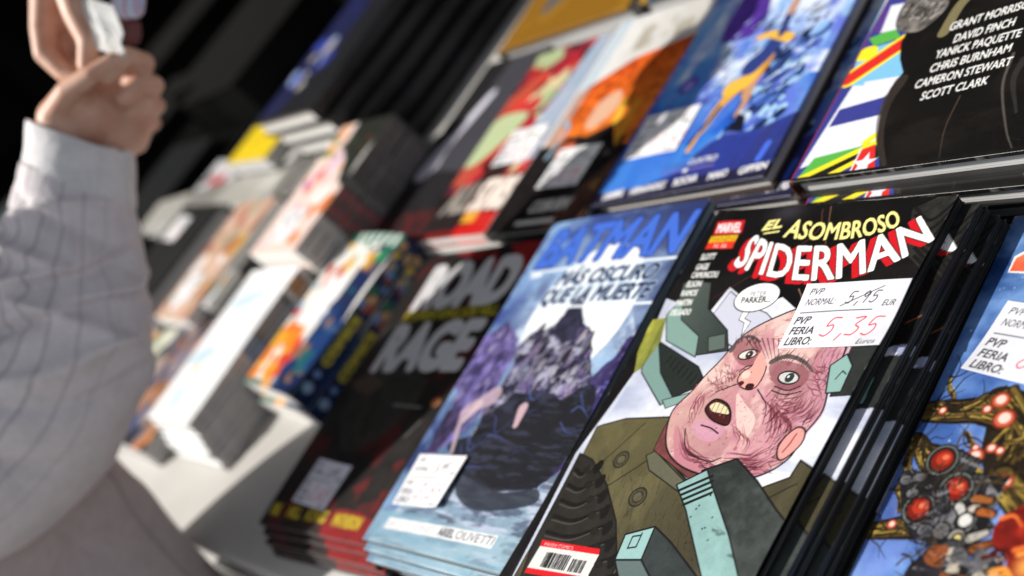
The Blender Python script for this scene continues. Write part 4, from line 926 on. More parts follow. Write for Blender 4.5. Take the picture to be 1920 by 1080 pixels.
def art_crystals():
    """blue hardcover cover: gold streak across drifting crystals, violet block, white names on navy"""
    A = Art(17.2, 25.7, 13, (120, 160, 226), seed=51)
    A.grad((36, 92, 200), (200, 216, 246), 1.35, vs=3, var=.2)
    A.clouds((230, 238, 252), 4, 2.4, .9, 4, .45, .7, region=[(0, 11), (17.2, 9), (17.2, 26), (0, 26)])
    A.clouds((96, 110, 214), 2.5, 3, .8, 6, .52, .75); A.clouds((70, 150, 226), 1.6, 4, .7, 8, .5, .72)
    A.clouds((170, 236, 226), 3, 3, .8, 10, .5, .75, region=[(12.05, 14.14), (14.78, 16.37), (19.05, 14.89), (18.67, 8.27), (16.15, 8.00)])
    A.poly([(4.67, 15.33), (4.28, 16.79), (4.43, 20.53), (7.43, 20.04), (8.70, 16.27), (7.73, 14.95)], (100, 66, 180), var=.15, col2=(74, 44, 140), ink=.1, inkcol=(70, 40, 130))
    A.ell(*[(3.72, 11.20)][0], 1.0, .9, (96, 84, 190)); A.ell(*[(3.80, 11.07)][0], .5, .5, (150, 150, 226))
    A.blobs(170, ['6f8fd8', '8fb8ee', '3c5cb0', '24407e', 'a8d0ee', '5a6ac8', 'c8dcf4', '14284e', '0e1a34', '2a4a8c'], .18, .6, 9, region=(min(p[0] for p in [(13.08, 4.92), (10.99, 12.39)]), [(13.37, 4.38)][0][1], 15.6, [(13.21, 13.78)][0][1]), ang=.7, asp=1.5)
    for _ in range(150):
        x, y = A.rng.uniform(6, 15.5), A.rng.uniform(8, 17); t = A.rng.uniform(.3, 1.3); l = A.rng.uniform(.5, 1.6)
        A.line([(x, y), (x + math.cos(t) * l, y + math.sin(t) * l)], .22, A.rng.choice([(18, 28, 60), (40, 60, 120), (190, 220, 246)]), w2=.03)
    # gold streaks and their navy core
    A.line([(8.41, 5.63), (8.90, 8.03), (10.25, 10.02)], .5, (226, 166, 52), w2=1.4, sm=True)
    A.line([(11.09, 8.50), (10.96, 9.84), (11.08, 11.84)], .9, (214, 152, 58), w2=1.5, sm=True); A.line([(11.18, 6.55), (11.36, 7.83), (10.96, 9.84)], .4, (196, 150, 120), w2=.9, sm=True)
    A.line([(9.06, 9.56), (10.25, 10.02), (10.45, 11.51)], 1.6, (240, 188, 70), w2=1.5, sm=True)
    A.line([(10.04, 11.52), (10.86, 12.63), (11.12, 14.22)], 2.0, (44, 62, 130), w2=1.4, sm=True); A.line([(9.00, 14.56), (10.39, 14.45), (12.37, 13.52)], .6, (238, 186, 70), w2=.9, sm=True)
    A.line([(11.29, 14.27), (11.01, 16.17), (11.00, 17.35)], .7, (50, 62, 120), w2=.8); A.line([(11.05, 16.47), (10.92, 17.70)], .6, (206, 150, 110))
    A.poly([(11.47, 4.98), (11.31, 6.66), (12.30, 6.15), (12.81, 4.69)], (18, 22, 40)); A.line([(7.76, 4.57), (8.58, 6.59), (8.91, 7.82)], .35, (20, 32, 80)); A.line([(8.05, 3.92), (8.30, 5.45)], .5, (226, 166, 70), w2=.3)
    # navy foot
    foot = [(0.25, -1.68), (1.75, 0.52), (7.26, 1.72), (10.36, 4.43), (14.16, 4.69), (18.23, 5.62), (22.02, 4.72), (18.39, -1.46)]
    A.poly(foot, (36, 40, 104), .8, sm=True); A.clouds((44, 60, 150), 1, 4, .8, 14, .5, .75, region=foot)
    A.poly([(0.48, -0.71), (0.22, 4.49), (4.57, 4.19), (9.25, 2.81), (6.82, 1.55), (2.70, 0.88)], (66, 128, 220), .75, sm=True)
    A.rect(-.1, -.1, 17.3, 1.15, (34, 34, 62)); A.line([(15.84, 1.78), (16.00, 3.01)], .6, (70, 110, 226))
    A.line([(6.51, 2.04), (11.69, 1.99)], .16, (120, 110, 190)); A.ell(*[(8.99, 1.95)][0], .25, .2, (230, 230, 240))
    A.text('NOVELAS', [(6.47, 2.44), (8.70, 2.43)], [(6.53, 2.87), (8.75, 2.86)], (96, 98, 130), .0); A.text('CUATRO', [(8.90, 2.45), (11.64, 2.42)], [(8.95, 2.97), (11.64, 2.94)], (226, 228, 236), .03)
    for s_, q in (('LANNING', [(1.19, 0.45), (3.31, 0.58), (1.04, 1.13), (3.18, 1.25)]), ('HERNANDEZ', [(4.12, 0.51), (7.70, 0.68), (4.00, 1.12), (7.60, 1.27)]), ('ROCHA', [(8.59, 0.63), (10.76, 0.75), (8.48, 1.27), (10.66, 1.37)]), ('MAIO', [(11.91, 0.61), (13.60, 0.73), (11.81, 1.22), (13.51, 1.34)]), ('GIFFEN', [(14.65, 0.64), (17.03, 0.76), (14.57, 1.24), (16.96, 1.35)])):
        A.text(s_, q[:2], q[2:], (236, 236, 240), .04)
    return A

def art_road():
    """near-black cover with big white letters, dull red stains and a thin yellow line"""
    A = Art(17.3, 26, 12, (16, 13, 12), seed=61)
    A.clouds((40, 34, 32), 4, 3, .7, 3); A.clouds((84, 14, 16), 3, 2.5, .8, 5, .58, .8)
    A.poly([(-0.24, 26.29), (17.50, 25.80), (19.06, 23.25), (17.15, 22.44), (5.31, 25.69)], (150, 20, 24), .8, sm=True); A.clouds((14, 10, 10), 2, 2, .9, 7, .5, .7, region=[(-2.85, 27.16), (12.37, 26.25), (16.79, 22.48), (2.15, 23.77)])
    A.poly([(2.49, 9.95), (2.46, 14.04), (7.86, 14.49), (12.39, 13.00), (11.53, 9.25), (6.96, 6.72)], (44, 44, 40), .9, sm=True, var=.3); A.poly([(0.91, 13.00), (3.61, 13.77), (6.10, 13.00), (4.63, 11.99)], (86, 68, 56), .8, sm=True)
    A.line([(9.68, 11.08), (13.65, 10.91)], .25, (110, 110, 106)); A.line([(13.86, 8.43), (14.71, 9.80)], .2, (90, 92, 90)); A.ell(*[(15.21, 11.40)][0], .6, .4, (170, 110, 70))
    A.clouds((110, 16, 20), 1.2, 1.6, .8, 15, .52, .7, region=[(8.94, 2.73), (15.53, 6.74), (19.70, 5.32), (20.50, -0.96), (7.18, -0.11)])
    A.poly([(10.23, 1.97), (15.23, 2.03), (18.71, 0.78), (18.05, -1.28), (11.93, -1.27)], (150, 22, 26), .8, sm=True)
    A.text('ROAD', [(3.2, 20.4), (15.8, 20.4)], [(3.2, 24.6), (15.8, 24.6)], (206, 206, 208), .06)
    A.text('RAGE', [(2.9, 14.4), (15.3, 14.4)], [(2.9, 18.6), (15.3, 18.6)], (206, 206, 208), .06)
    A.text('STEPHEN KING JOE HILL', [(2.8, 19.1), (16.2, 19.1)], [(2.8, 20.0), (16.2, 20.0)], (176, 166, 40), .05)
    for s_, x0, x1 in (('RYALL', .8, 2.4), ('HILL', 3.8, 6.0), ('KING', 7.0, 10.0), ('MATHESON', 11.2, 15)):
        A.text(s_, [(x0, 1.0), (x1, 1.0)], [(x0, 1.9), (x1, 1.9)], (186, 166, 36), .05)
    return A

def art_blur(w, h, base, cols, seed, res=7, n=60, r=(.5, 1.8), stripes=(), label=None, asp=1.4, ang=.8, clouds=None):
    """a busy cover (figures, lettering blocks) as coarse as it is seen"""
    A = Art(w, h, res, base, seed=seed)
    if clouds: A.clouds(clouds, 4, 4, .8, seed)
    A.blobs(n, cols, r[0], r[1], seed, asp=asp, ang=ang)
    for q in stripes: A.rect(q[0] * w, q[1] * h, q[2] * w, q[3] * h, q[4])
    if label:
        x, y, lw, lh = label
        A.rect(x * w, y * h, (x + lw) * w, (y + lh) * h, (240, 240, 242))
    return A

def art_red():
    A = art_blur(12.5, 23, '3c0f12', ['c83038', 'd8caa0', 'c0503e', '902a3a', 'c02c28', 'e04030', '5a2030', 'b02430', 'b0be90', 'd84a3c', '8a1c20'], 71, n=110, r=(.6, 1.7))
    A.poly([(7.6, 9), (12.6, 7), (12.6, 23), (9.6, 23)], (168, 196, 220), .9, sm=False)
    A.rect(0, 0, 12.5, 5.2, (24, 14, 16)); A.poly([(7.4, 0), (12.5, 0), (12.5, 8.2), (10.6, 8.2)], (206, 40, 36))
    A.poly([(0, 0), (5.2, 0), (9.5, 9), (8, 10), (0, 3)], (40, 30, 32)); A.poly([(0, 9), (3, 9.5), (6, 14), (2.5, 15), (0, 14)], (190, 205, 160), sm=True)
    A.text('ALL', [(1.6, 3.1), (6.2, 3.1)], [(1.9, 6.3), (6.5, 6.3)], (150, 144, 136), .05); A.text('STARS', [(6.4, 3.0), (11.6, 3.0)], [(6.7, 6.4), (11.9, 6.4)], (90, 14, 14), .12); A.text('STARS', [(6.4, 3.0), (11.6, 3.0)], [(6.7, 6.4), (11.9, 6.4)], (240, 230, 220), .05)
    A.rect(6.6, 1.6, 8.8, 2.8, (236, 170, 60)); A.rect(0, 0, 6.5, .9, (120, 22, 22)); A.rect(6.5, 0, 10.5, 1.3, (206, 30, 28))
    return A
def art_orange():
    A = Art(12.6, 24, 8, (28, 24, 24), seed=73)
    A.poly([(0, 9), (12.6, 8), (12.6, 19.5), (6, 18.4), (0, 15)], (206, 80, 24), col2=(226, 120, 40), ang=-1.2, var=.2)
    A.poly([(0, 15), (6, 18.2), (12.6, 19.3), (12.6, 24), (0, 24)], (228, 228, 226), col2=(206, 204, 200)); A.clouds((150, 140, 120), .6, 1.4, .6, 5, .55, .7, region=[(4, 19), (12, 20), (12, 23), (4, 22)])
    A.line([(.25, 0), (.25, 24)], .5, (238, 242, 246)); A.line([(1.2, 9), (1.2, 24)], 1.5, (170, 196, 216), .6)
    A.poly([(5, 13.5), (7, 14.5), (8, 12.5), (6.5, 10.5), (5, 11)], (226, 180, 150), sm=True); A.line([(9.5, 9), (8.6, 13)], .9, (240, 186, 60)); A.line([(11, 6), (10.4, 12.5)], .8, (226, 160, 50))
    A.poly([(0, 0), (12.6, 0), (12.6, 6), (9, 10.6), (4, 9), (0, 9.4)], (26, 22, 22), sm=False, var=.4); A.poly([(2.4, 8.2), (3.6, 9.9), (5.8, 9.7), (6.2, 8), (4.4, 7)], (24, 24, 26), ink=.2); A.poly([(3, 8.3), (3.8, 9.3), (5.3, 9.2), (5.4, 8.1), (4.3, 7.6)], (214, 100, 60))
    A.line([(2.2, 8), (2.6, 11), (1.5, 12)], .5, (150, 180, 200), sm=True); A.poly([(8, 0), (12.6, 0), (12.6, 7), (9.5, 4)], (78, 52, 44), var=.3)
    A.text('COBURN', [(4.6, 2.0), (9.6, 2.0)], [(4.9, 3.1), (9.9, 3.1)], (206, 204, 200), .06); A.rect(3.8, .7, 9.0, 1.2, (214, 210, 206))
    A.blobs(14, ['3a3632', '55504a', '1a1818', '8a6a3a'], .2, .6, 8, region=(8, 3, 12, 9))
    return A
def art_digest():
    A = Art(12, 17.6, 8, (22, 40, 84), seed=75)
    A.poly([(0, 0), (7.6, 0), (7.6, 17.6), (0, 17.6)], (236, 236, 232))
    A.blobs(26, ['f0b428', 'e86a22', 'f6d050', 'd8402c', 'f08a28'], .6, 1.5, 3, region=(.6, .8, 6.5, 6.5)); A.blobs(14, ['d8402c', 'f4f0e8', '90b8d8', 'f0c030', '78b070'], .4, 1.0, 4, region=(.4, 6.5, 3.5, 13))
    A.rect(2.8, 6.8, 7.4, 12.2, (244, 244, 246)); A.blobs(12, ['e8a820', 'c83a2a', '308858', 'f2ece0', 'e0b040'], .5, 1.1, 6, region=(1, 13, 11, 16.5)); A.rect(0, 16.4, 12, 17.6, (28, 110, 90))
    for k in range(6): A.rect(3 + k * 1.5, 16.2, 3.7 + k * 1.5, 17.6, (226, 232, 226))
    A.blobs(30, ['16305c', '1d3f78', '20606a', '8a6a5a', '14224a', '40608a'], .5, 1.2, 7, region=(7.4, 1, 12, 14)); A.rect(0, 0, 7.5, .7, (90, 120, 110)); A.rect(5, 0, 7.2, .9, (230, 170, 110))
    return A
def art_digest_spine(w):
    A = Art(w, 17.6, 8, (18, 32, 72), seed=76)
    A.rect(0, 0, w, 17.6, (18, 32, 72)); A.clouds((20, 70, 80), 2, 1, .7, 3)
    A.text('COMICS', [(w * .7, 4), (w * .7, 9)], [(w * .3, 4), (w * .3, 9)], (206, 184, 40), .08)
    A.blobs(20, ['c89a6a', '6a88b8', 'd0b048', '2a6a50', '9a4a3a'], .25, .6, 9, region=(.2, 10, w - .2, 17)); A.ell(w / 2, 1.6, .5, .5, (150, 176, 206)); A.ell(w / 2, 3.0, .35, .35, (120, 150, 200))
    return A
def art_white():
    A = Art(12, 18.5, 7, (240, 242, 244), seed=77)
    for x, y, rx, ry, c in ((5, 14.6, 3.6, 1.0, (186, 216, 234)), (3.2, 7.6, 3.0, 1.0, (176, 212, 232)), (4.5, 2.4, 1.4, 1.6, (186, 224, 232)), (4.2, 6.2, 1.0, .5, (232, 206, 170))): A.ell(x, y, rx, ry, c, a=.8, rot=.2)
    A.clouds((226, 232, 238), 3, 3, .6, 4)
    return A
def art_white_spine(w, seed):
    A = Art(w, 18.5, 7, (214, 210, 206), seed=seed); A.clouds((240, 236, 232), 2.5, 1, .7, seed)
    g = random.Random(seed)
    A.blobs(10, ['86644a', '5c6a78', 'a08060', '3a3a3c'], .3, .7, seed, region=(0, 9, w, 17.8)); A.rect(0, 10.6, w, 15, (96, 92, 92)); A.rect(0, 8.4, w, 10.4, (120, 146, 176)); A.rect(0, 16, w, 17.6, (176, 120, 70)); A.rect(0, 0, w * .12, 18.5, (120, 116, 114))
    for k in range(11): A.rect(w * .2, 10.9 + k * .36, w * .8, 11.06 + k * .36, (226, 224, 220), .8)
    A.rect(w * .3, 1, w * .55, 8, (150, 148, 150), .8)
    return A
def art_manga():
    A = Art(11.6, 17.5, 7, (240, 214, 204), seed=79)
    A.blobs(30, ['f2dcd6', 'f0b890', 'f4e4e0', 'e88a50', 'f6eeec', 'e8c0c8'], .5, 1.5, 5); A.blobs(9, ['e06a20', 'b070b8', 'e8d0e8', 'c83a60'], .4, 1.1, 6, region=(.5, 9, 6, 13.5)); A.blobs(10, ['58883a', '40602a', 'e08a30', '80a850'], .5, 1.0, 7, region=(.2, 13, 5, 17))
    A.poly([(4, 17.6), (4.6, 14), (7.5, 12), (9.5, 9), (11.7, 8), (11.7, 17.6)], (30, 34, 26), sm=False); A.blobs(8, ['3a4a2a', '22261e', '6a3a20'], .4, 1.0, 8, region=(5, 13, 11, 17))
    return A
def art_manga_spine(w, seed):
    A = Art(w, 17.5, 7, (104, 98, 96), seed=seed); A.clouds((136, 128, 126), .6, .4, .8, seed)
    A.rect(0, 0, w, 4.6, (196, 194, 190)); A.blobs(9, ['9a4a4c', 'b06466', '5a4c4e', 'c09a8a', '90504c'], .2, .55, seed, region=(0, 4.4, w, 8.6))
    A.rect(0, 8.8, w, 9.05, (150, 146, 144)); A.rect(0, 9.3, w, 9.4, (120, 118, 116)); A.rect(w * .4, .8, w * .6, 3.6, (120, 120, 118))
    return A

# ------------------------------------------------------------------ books laid out
TABLE_Z = -3.9
import bmesh

# the stall table: white laminate top with a grey front edge and rail
tbl = empty('display_table', -60, 60, TABLE_Z, 0, 'long pale laminate stall table covered with comics and books', 'table')
M_TABLE = mottled('white_laminate', (.40, .39, .37), (.48, .47, .45), 6, .45, .4)
M_EDGE = mottled('dark_edge', (.02, .02, .02), (.04, .04, .04), 10, .5)
M_RAIL = mottled('grey_rail', (.42, .42, .40), (.5, .5, .48), 8, .35, .5)
L = lambda x0, y0, z0, x1, y1, z1, n, m, b=.1: link(n, box(n, x0 + 60, y0 - 60, z0 - TABLE_Z, x1 + 60, y1 - 60, z1 - TABLE_Z, m, b), None, tbl)
L(-420, -3.2, -6.4, 90, 130, TABLE_Z, 'table_top', M_TABLE, .25)
L(-420, -2.6, -7.6, 90, -1.8, -6.42, 'front_trim', M_EDGE)
L(-420, -3.6, -9.6, 90, -2.2, -7.62, 'rail', M_RAIL, .2)
L(-420, -2.0, -70, 90, -1.2, -9.7, 'front_skirt', M_EDGE)
for x in (-400, -240, -80, 80):
    L(x - 2, 120, -75, x + 2, 124, -6.5, 'leg', M_RAIL)
pave = mesh('pavement', [(-900, -600, -75), (600, -600, -75), (600, 900, -75), (-900, 900, -75)], [(0, 1, 2, 3)], mottled('pavement_stone', (.16, .15, .14), (.24, .23, .22), 3, .8))
tag(link('pavement', pave), kind='structure')
# added backdrop: near-black folded cloth stands in for the shaded inside of the stall
def cloth():
    v, f = [], []; n = 160
    P = [(-470, -190), (-470, 90), (-440, 200), (-330, 280), (-160, 300), (60, 300)]
    q = smooth(P, False, n // 5)
    g = random.Random(4)
    for i, (x, y) in enumerate(q):
        a = 4 * math.sin(i * .9) + 2.5 * math.sin(i * 2.3 + 1)
        for z, k in ((-75, 1.2), (-20, 1), (60, .8), (150, .6), (230, .3)):
            v.append((x + a * k, y - a * k, z))
    for i in range(len(q) - 1):
        for j in range(4): f.append((i * 5 + j, i * 5 + j + 1, i * 5 + j + 6, i * 5 + j + 5))
    return mesh('shade_backdrop', v, f, mottled('shade_black_cloth', (.004, .004, .0035), (.009, .010, .008), 2, .95, .1), True)
c = tag(link('shade_backdrop', cloth()), 'added black cloth backdrop standing in for the shaded inside of the stall', 'curtain')
c.modifiers.new('thickness', 'SOLIDIFY').thickness = .006

def awning():  # unseen roof, added to cut skylight and deepen the shadows
    v, f = [], []; n = 41
    for i in range(n):
        for j in range(13):
            x = -440 + 560 * i / (n - 1); y = -8 + 318 * j / 12
            v.append((x, y, 205 + 10 * j / 12 + 2.5 * math.sin(i * math.pi / 5) ** 2 + 2 * math.sin(j * .5)))
    for i in range(n - 1):
        for j in range(12): f.append((i * 13 + j, i * 13 + 13 + j, i * 13 + 14 + j, i * 13 + 1 + j))
    return mesh('skylight_block_awning', v, f, mottled('dark_green_canvas', (.012, .018, .014), (.02, .028, .022), 3, .9, .1), True)
aw = tag(link('skylight_block_awning', awning()), 'added dark canvas awning out of view above the table, blocking skylight', 'awning')
aw.modifiers.new('thickness', 'SOLIDIFY').thickness = .004
cl = link('shade_sheet', box('shade_sheet', -419, -3.0, TABLE_Z + .002, -131, 129, TABLE_Z + .35, mottled('shade_black_felt', (.004, .004, .004), (.007, .007, .007), 4, 1.0, .0), .1))  # added black sheet, gives the far table its shade by colour
tag(cl, 'added black cloth over the far end of the stall table, standing in for shade', 'tablecloth')

# --- the black comics with the white and red title, fanned to the right
label_big = sheet('price_label', label_art(6.4, 4.0, '5,95', '5,35', 30), 6.4, 4.0, .03, M_LABEL, lambda u, v: .05 * np.sin(3.1 * u) + .45 * np.clip(u + (1 - v) - 1.35, 0, 1) ** 2 + .5 * np.clip(v + (1 - u) - 1.5, 0, 1) ** 2)
pic = art_portrait().wear(70, .45).done()
cv = sheet('front_cover', pic, 17.4, 26, .03, M_GLOSS, gentle(.10, .05, .16, 2)); flat = sheet('front_cover', pic[::2, ::2], 17.4, 26, .03, M_GLOSS)
t = .46
top = make_book('comic_book', 'black comic with white and red lettering, portrait cover and price label, top of the fan', 'comic', 'fanned stack of black comics with portrait covers',
                -.9, 0, -2.2, .4, 17.4, 26, t, cv, M_DARKPAGES)
def lay(book, me, w, h, bl, br, bw, bh, z, tilt=(0, 0)):
    a = math.atan2(br[1] - bl[1], br[0] - bl[0])
    return price_label(book, w, h, bl[0] + math.cos(a) * w / 2 - math.sin(a) * h / 2, bl[1] + math.sin(a) * w / 2 + math.cos(a) * h / 2, math.degrees(a), me, bw, bh, z, tilt)
lay(top, label_big, 6.4, 4.0, *[(11.31, 16.34), (17.15, 16.77)], 17.4, 26, t + .20)
names = ['second', 'third', 'fourth', 'fifth', 'sixth', 'seventh', 'eighth', 'ninth']
for k, (dx, dy, r) in enumerate([(.92, -.15, -.1), (1.0, .05, .05), (1.5, -.2, .15), (1.56, -.1, .2), (1.5, -.25, .2), (1.62, -.3, .3), (1.5, -.2, .1), (1.55, -.3, .25)]):
    copy_book(top, dx, dy, .4 - t * (k + 2) - .012 * (k + 1), r, 'black comic with portrait cover, %s from the top of the fanned stack' % names[k], cover=flat)

# --- pale blue comics, fanned towards the front
pic = art_crag().wear(60, .4).done()
cv = sheet('front_cover', pic, 16.5, 26.4, .03, M_GLOSS, gentle(.22, .10, .2, 5)); flat = sheet('front_cover', pic[::2, ::2], 16.5, 26.4, .03, M_GLOSS)
label_mid = sheet('price_label', label_art(5.6, 3.8, '3,95', '3,55', 16, (244, 244, 246), 5), 5.6, 3.8, .035, M_LABEL, lambda u, v: .35 * np.clip(u - .55, 0, 1) ** 2 * (1.3 - v) * 3 + .02 * v)
top = make_book('comic_book', 'pale blue comic with a dark crag before the moon, top of its stack', 'comic', 'fanned stack of pale blue comics', -17.4, .5, 1.5, 0, 16.5, 26.4, .42, cv, M_BLUEPAGES, back_mat=M_BLACK)
lay(top, label_mid, 5.6, 3.8, *[(1.55, 2.65), (7.90, 2.94)], 16.5, 26.4, .42 + .26)
for k, (dx, dy, r) in enumerate([(.15, -.55, -.2), (.35, -1.0, .1), (.3, -.7, .3), (.1, -.3, 0), (.2, -.6, .3), (.1, -.4, .2), (.25, -.5, .4)]):
    copy_book(top, dx, dy, -.42 * (k + 2) - .012 * (k + 1), r, 'pale blue comic, %s from the top of the stack with the moonlit crag' % names[k], cover=flat)

# --- near-black comics with white block letters
cv = sheet('front_cover', art_road(), 17.3, 26, .03, M_SATIN, gentle(.1, .05, .05, 7))
label_dim = sheet('price_label', label_art(5.6, 3.8, '2,95', '2,65', 14, (226, 224, 236), 7), 5.6, 3.8, .035, M_LABEL)
top = make_book('comic_book', 'near-black comic with big white letters and red stains, top of its stack', 'comic', 'stack of near-black comics with white block letters', -35.4, -.5, 2.9, -1.0, 17.3, 26, .46, cv, M_DARKPAGES, spine_mat=M_BROWNBLACK)
lay(top, label_dim, 5.6, 3.8, *[(3.39, 2.24), (8.22, 1.91)], 17.3, 26, .46 + .1)
for k, (dx, dy, r) in enumerate([(.5, -.45, .4), (.9, -1.0, .2), (1.3, -1.1, .8), (1.1, -1.3, .6), (1.4, -1.0, .9)]):
    copy_book(top, dx, dy, -1.0 - .46 * (k + 2) - .012 * (k + 1), r, 'near-black comic, %s from the top of the stack with white block letters' % names[k])

# --- blue starry comic at the right edge
cv = sheet('front_cover', art_thicket().wear(60, .4), 17, 26, .03, M_GLOSS, gentle(.05, .03, .03, 9))
label_r = sheet('price_label', label_art(6.4, 4.0, '9,95', '8,95', 30, (226, 228, 236), 9), 6.4, 4.0, .03, M_LABEL, lambda u, v: .05 * np.sin(3.1 * u) + .5 * np.clip((1 - u) + (1 - v) - 1.4, 0, 1) ** 2)
top = make_book('comic_book', 'blue starry comic with tangled roots and red lamps, half hidden beside the fanned black comics', 'comic', 'stack of blue starry comics', 19.0, -.2, 0, -1.9, 17, 26, .44, cv, M_BLUEPAGES)
lay(top, label_r, 6.4, 4.0, *[(1.12, 16.83), (4.64, 16.19)], 17, 26, .44 + .09)
for k in range(3): copy_book(top, .3 + .1 * k, .2 - .2 * k, -1.9 - .455 * (k + 2), .3 - .2 * k, 'blue starry comic, %s from the top of the stack at the right edge' % names[k])

# --- black hardcovers with the flag strip
cv = sheet('front_cover', art_flags().wear(70, .35), 17, 26.5, .26, M_GLOSS)
M_FLAGSPINE = mottled('dark_red_spine', (.03, .012, .012), (.06, .02, .018), 8, .35)
top = make_book('hardcover_book', 'thick black hardcover with white author names and a strip of flags, uppermost', 'book', 'stack of black hardcovers with flags', 5.2, 27.5, .6, .6, 17, 26.5, 1.48, cv, M_GREYPAGES, 'hardcover', spine_mat=M_FLAGSPINE, back_mat=M_BLACK)
copy_book(top, .5, -.75, .6 - 2.97, -.9, 'thick black hardcover with flags, middle of the three in its stack')
copy_book(top, 1.0, -.6, .6 - 4.46, .4, 'thick black hardcover with flags, lowest of the three in its stack')

# --- blue hardcovers
cv = sheet('front_cover', art_crystals().wear(50, .4), 17.2, 25.7, .26, M_GLOSS)
label_b = sheet('price_label', label_art(5.8, 4.4, '14,95', '13,45', 12, (246, 246, 248), 11), 5.8, 4.4, .035, M_LABEL)
M_BLUESPINE = mottled('pale_blue_spine', (.35, .42, .55), (.5, .55, .65), 8, .4)
top = make_book('hardcover_book', 'blue hardcover with a gold streak across crystals and a white price label', 'book', 'stack of blue hardcovers', -17.1, 29.4, 2.4, -1.2, 17.2, 25.7, 1.35, cv, M_PAGES, 'hardcover', spine_mat=M_BLUESPINE, back_mat=M_BROWNBLACK)
lay(top, label_b, 5.8, 4.4, *[(0.86, 4.26), (7.61, 4.20)], 17.2, 25.7, 1.35 + .03)
copy_book(top, 1.7, -.5, -1.2 - 2.7, -.6, 'blue hardcover lying underneath the one with the gold streak')

# --- red and orange comics of the second row
label_s = sheet('price_label', label_art(5.6, 4.2, '9,95', '8,95', 10, (246, 246, 246), 13), 5.6, 4.2, .035, M_LABEL)
cv = sheet('front_cover', art_red(), 12.5, 23, .03, M_GLOSS, gentle(.1, .05, .05, 3))
top = make_book('comic_book', 'red comic crowded with cream figures, white label, left of the orange one', 'comic', 'stack of red comics', -42.4, 28, 0, -1.5, 12.5, 23, .8, cv, M_PAGES, spine_mat=M_BROWNBLACK)
price_label(top, 5.6, 4.2, 8.2, 10.2, -1, label_s, 12.5, 23, .8 + .1)
for k in range(2): copy_book(top, .2 + .2 * k, -.2 + .3 * k, -1.5 - .81 * (k + 2), .6 - k, 'red comic, %s from the top of the stack with cream figures' % names[k])
cv = sheet('front_cover', art_orange(), 12.6, 24, .2, M_GLOSS)
top = make_book('comic_album', 'orange comic album with a white title band and dark foot, beside the blue hardcover', 'book', 'stack of orange comic albums', -29.7, 27.5, 0, -1.0, 12.6, 24, 1.0, cv, M_PAGES, 'hardcover', spine_mat=M_PAGES, back_mat=M_BLACK)
price_label(top, 5.6, 4.2, 6.6, 6.4, -2, label_s, 12.6, 24, 1.0 + .03)
copy_book(top, .3, .4, -1.0 - 2.02, 1, 'orange comic album lying under the one with the white label')

# --- dark comic with a white shape, between the little books and the red comics
A = Art(14, 24, 7, (26, 24, 28), seed=91)
A.poly([(4, 9), (13, 8), (14.1, 24.1), (6, 24.1)], (62, 62, 70), sm=False); A.poly([(1.5, 8.2), (3.4, 7.6), (5.4, 9.2), (5.2, 12), (6.8, 16), (7.6, 19), (6, 18.6), (4, 14.4), (2.2, 11.6)], (216, 214, 228), sm=True)
A.rect(0, 0, 14, 3.4, (84, 20, 22)); A.clouds((20, 16, 18), 1.6, 1.6, .8, 3, .45, .7, region=[(0, 0), (14, 0), (14, 8), (0, 8)])
cv = sheet('front_cover', A, 14, 24, .03, M_SATIN)
top = make_book('comic_book', 'dark grey comic with a pale shape, between the digest stack and the red comics', 'comic', None, -54, 29, 0, -2.0, 14 - 2.6, 24, .8, sheet('front_cover', A, 11.4, 24, .03, M_SATIN), M_DARKPAGES)

# --- little books of the front row: kids' digests, white manga, dark-spined manga
sp = sheet('spine', art_digest_spine(1.8), 1.8, 17.6, .03, M_SATIN)
cv = sheet('front_cover', art_digest(), 12, 17.6, .03, M_GLOSS, gentle(.25, .1, 0, 3))
top = make_book('digest_book', 'colourful childrens digest with orange and yellow cover, on top of its twin', 'book', 'childrens digests', -54.9, 11.2, -4.5, -.2, 12, 17.6, 1.8, cv, M_PAGES, spine_side=1, spine_art=sp, back_mat=M_PAGES)
copy_book(top, .5, -.6, -.2 - 3.62, 2, 'colourful childrens digest lying beneath its twin with orange and yellow cover')
cv = sheet('front_cover', art_white(), 12, 18.5, .03, M_SATIN, gentle(.15, .05, 0, 6))
top = None
for k in range(7):
    g = random.Random(k)
    if k == 0:
        top = make_book('manga_book', 'white manga with pale blue patches on its cover, top of its stack', 'book', 'stack of white manga', -68.2, 5.2, 0, 1.3, 12, 18.5, .7, cv, M_GREYPAGES, spine_side=1, spine_art=sheet('spine', art_white_spine(.7, 90), .7, 18.5, .03, M_SATIN), back_mat=M_RAIL)
    else:
        copy_book(top, .22 * k + g.uniform(-.15, .15), -.25 * k + g.uniform(-.15, .15), 1.3 - .725 * (k + 1), g.uniform(-.8, .8), 'white manga with grey spine, %s from the top of its stack' % names[k - 1])
cv = sheet('front_cover', art_manga(), 11.6, 17.5, .03, M_SATIN, gentle(.1, .05, 0, 8))
label_t = sheet('price_label', label_art(5.6, 4.2, '7,95', '7,15', 8, (246, 246, 246), 15), 5.6, 4.2, .035, M_LABEL)
for k in range(6):
    g = random.Random(k + 20)
    if k == 0:
        top = make_book('manga_book', 'pink manga with green and orange cover corner and white label, top of the dark-spined stack', 'book', 'stack of dark-spined manga', -66.2, 24.2, -1, 3.2, 11.6, 17.5, 1.15, cv, M_PAGES, spine_side=1, spine_art=sheet('spine', art_manga_spine(1.15, 60), 1.15, 17.5, .03, M_SATIN), back_mat=M_PAGES)
        price_label(top, 5.6, 4.2, 5.2, 3.4, 2, label_t, 11.6, 17.5, 1.15 + .12)
    else:
        copy_book(top, g.uniform(-.1, .25), g.uniform(-.1, .1), 3.2 - 1.17 * (k + 1), g.uniform(-.5, .5), 'dark-spined manga, %s from the top of its stack' % names[k - 1])

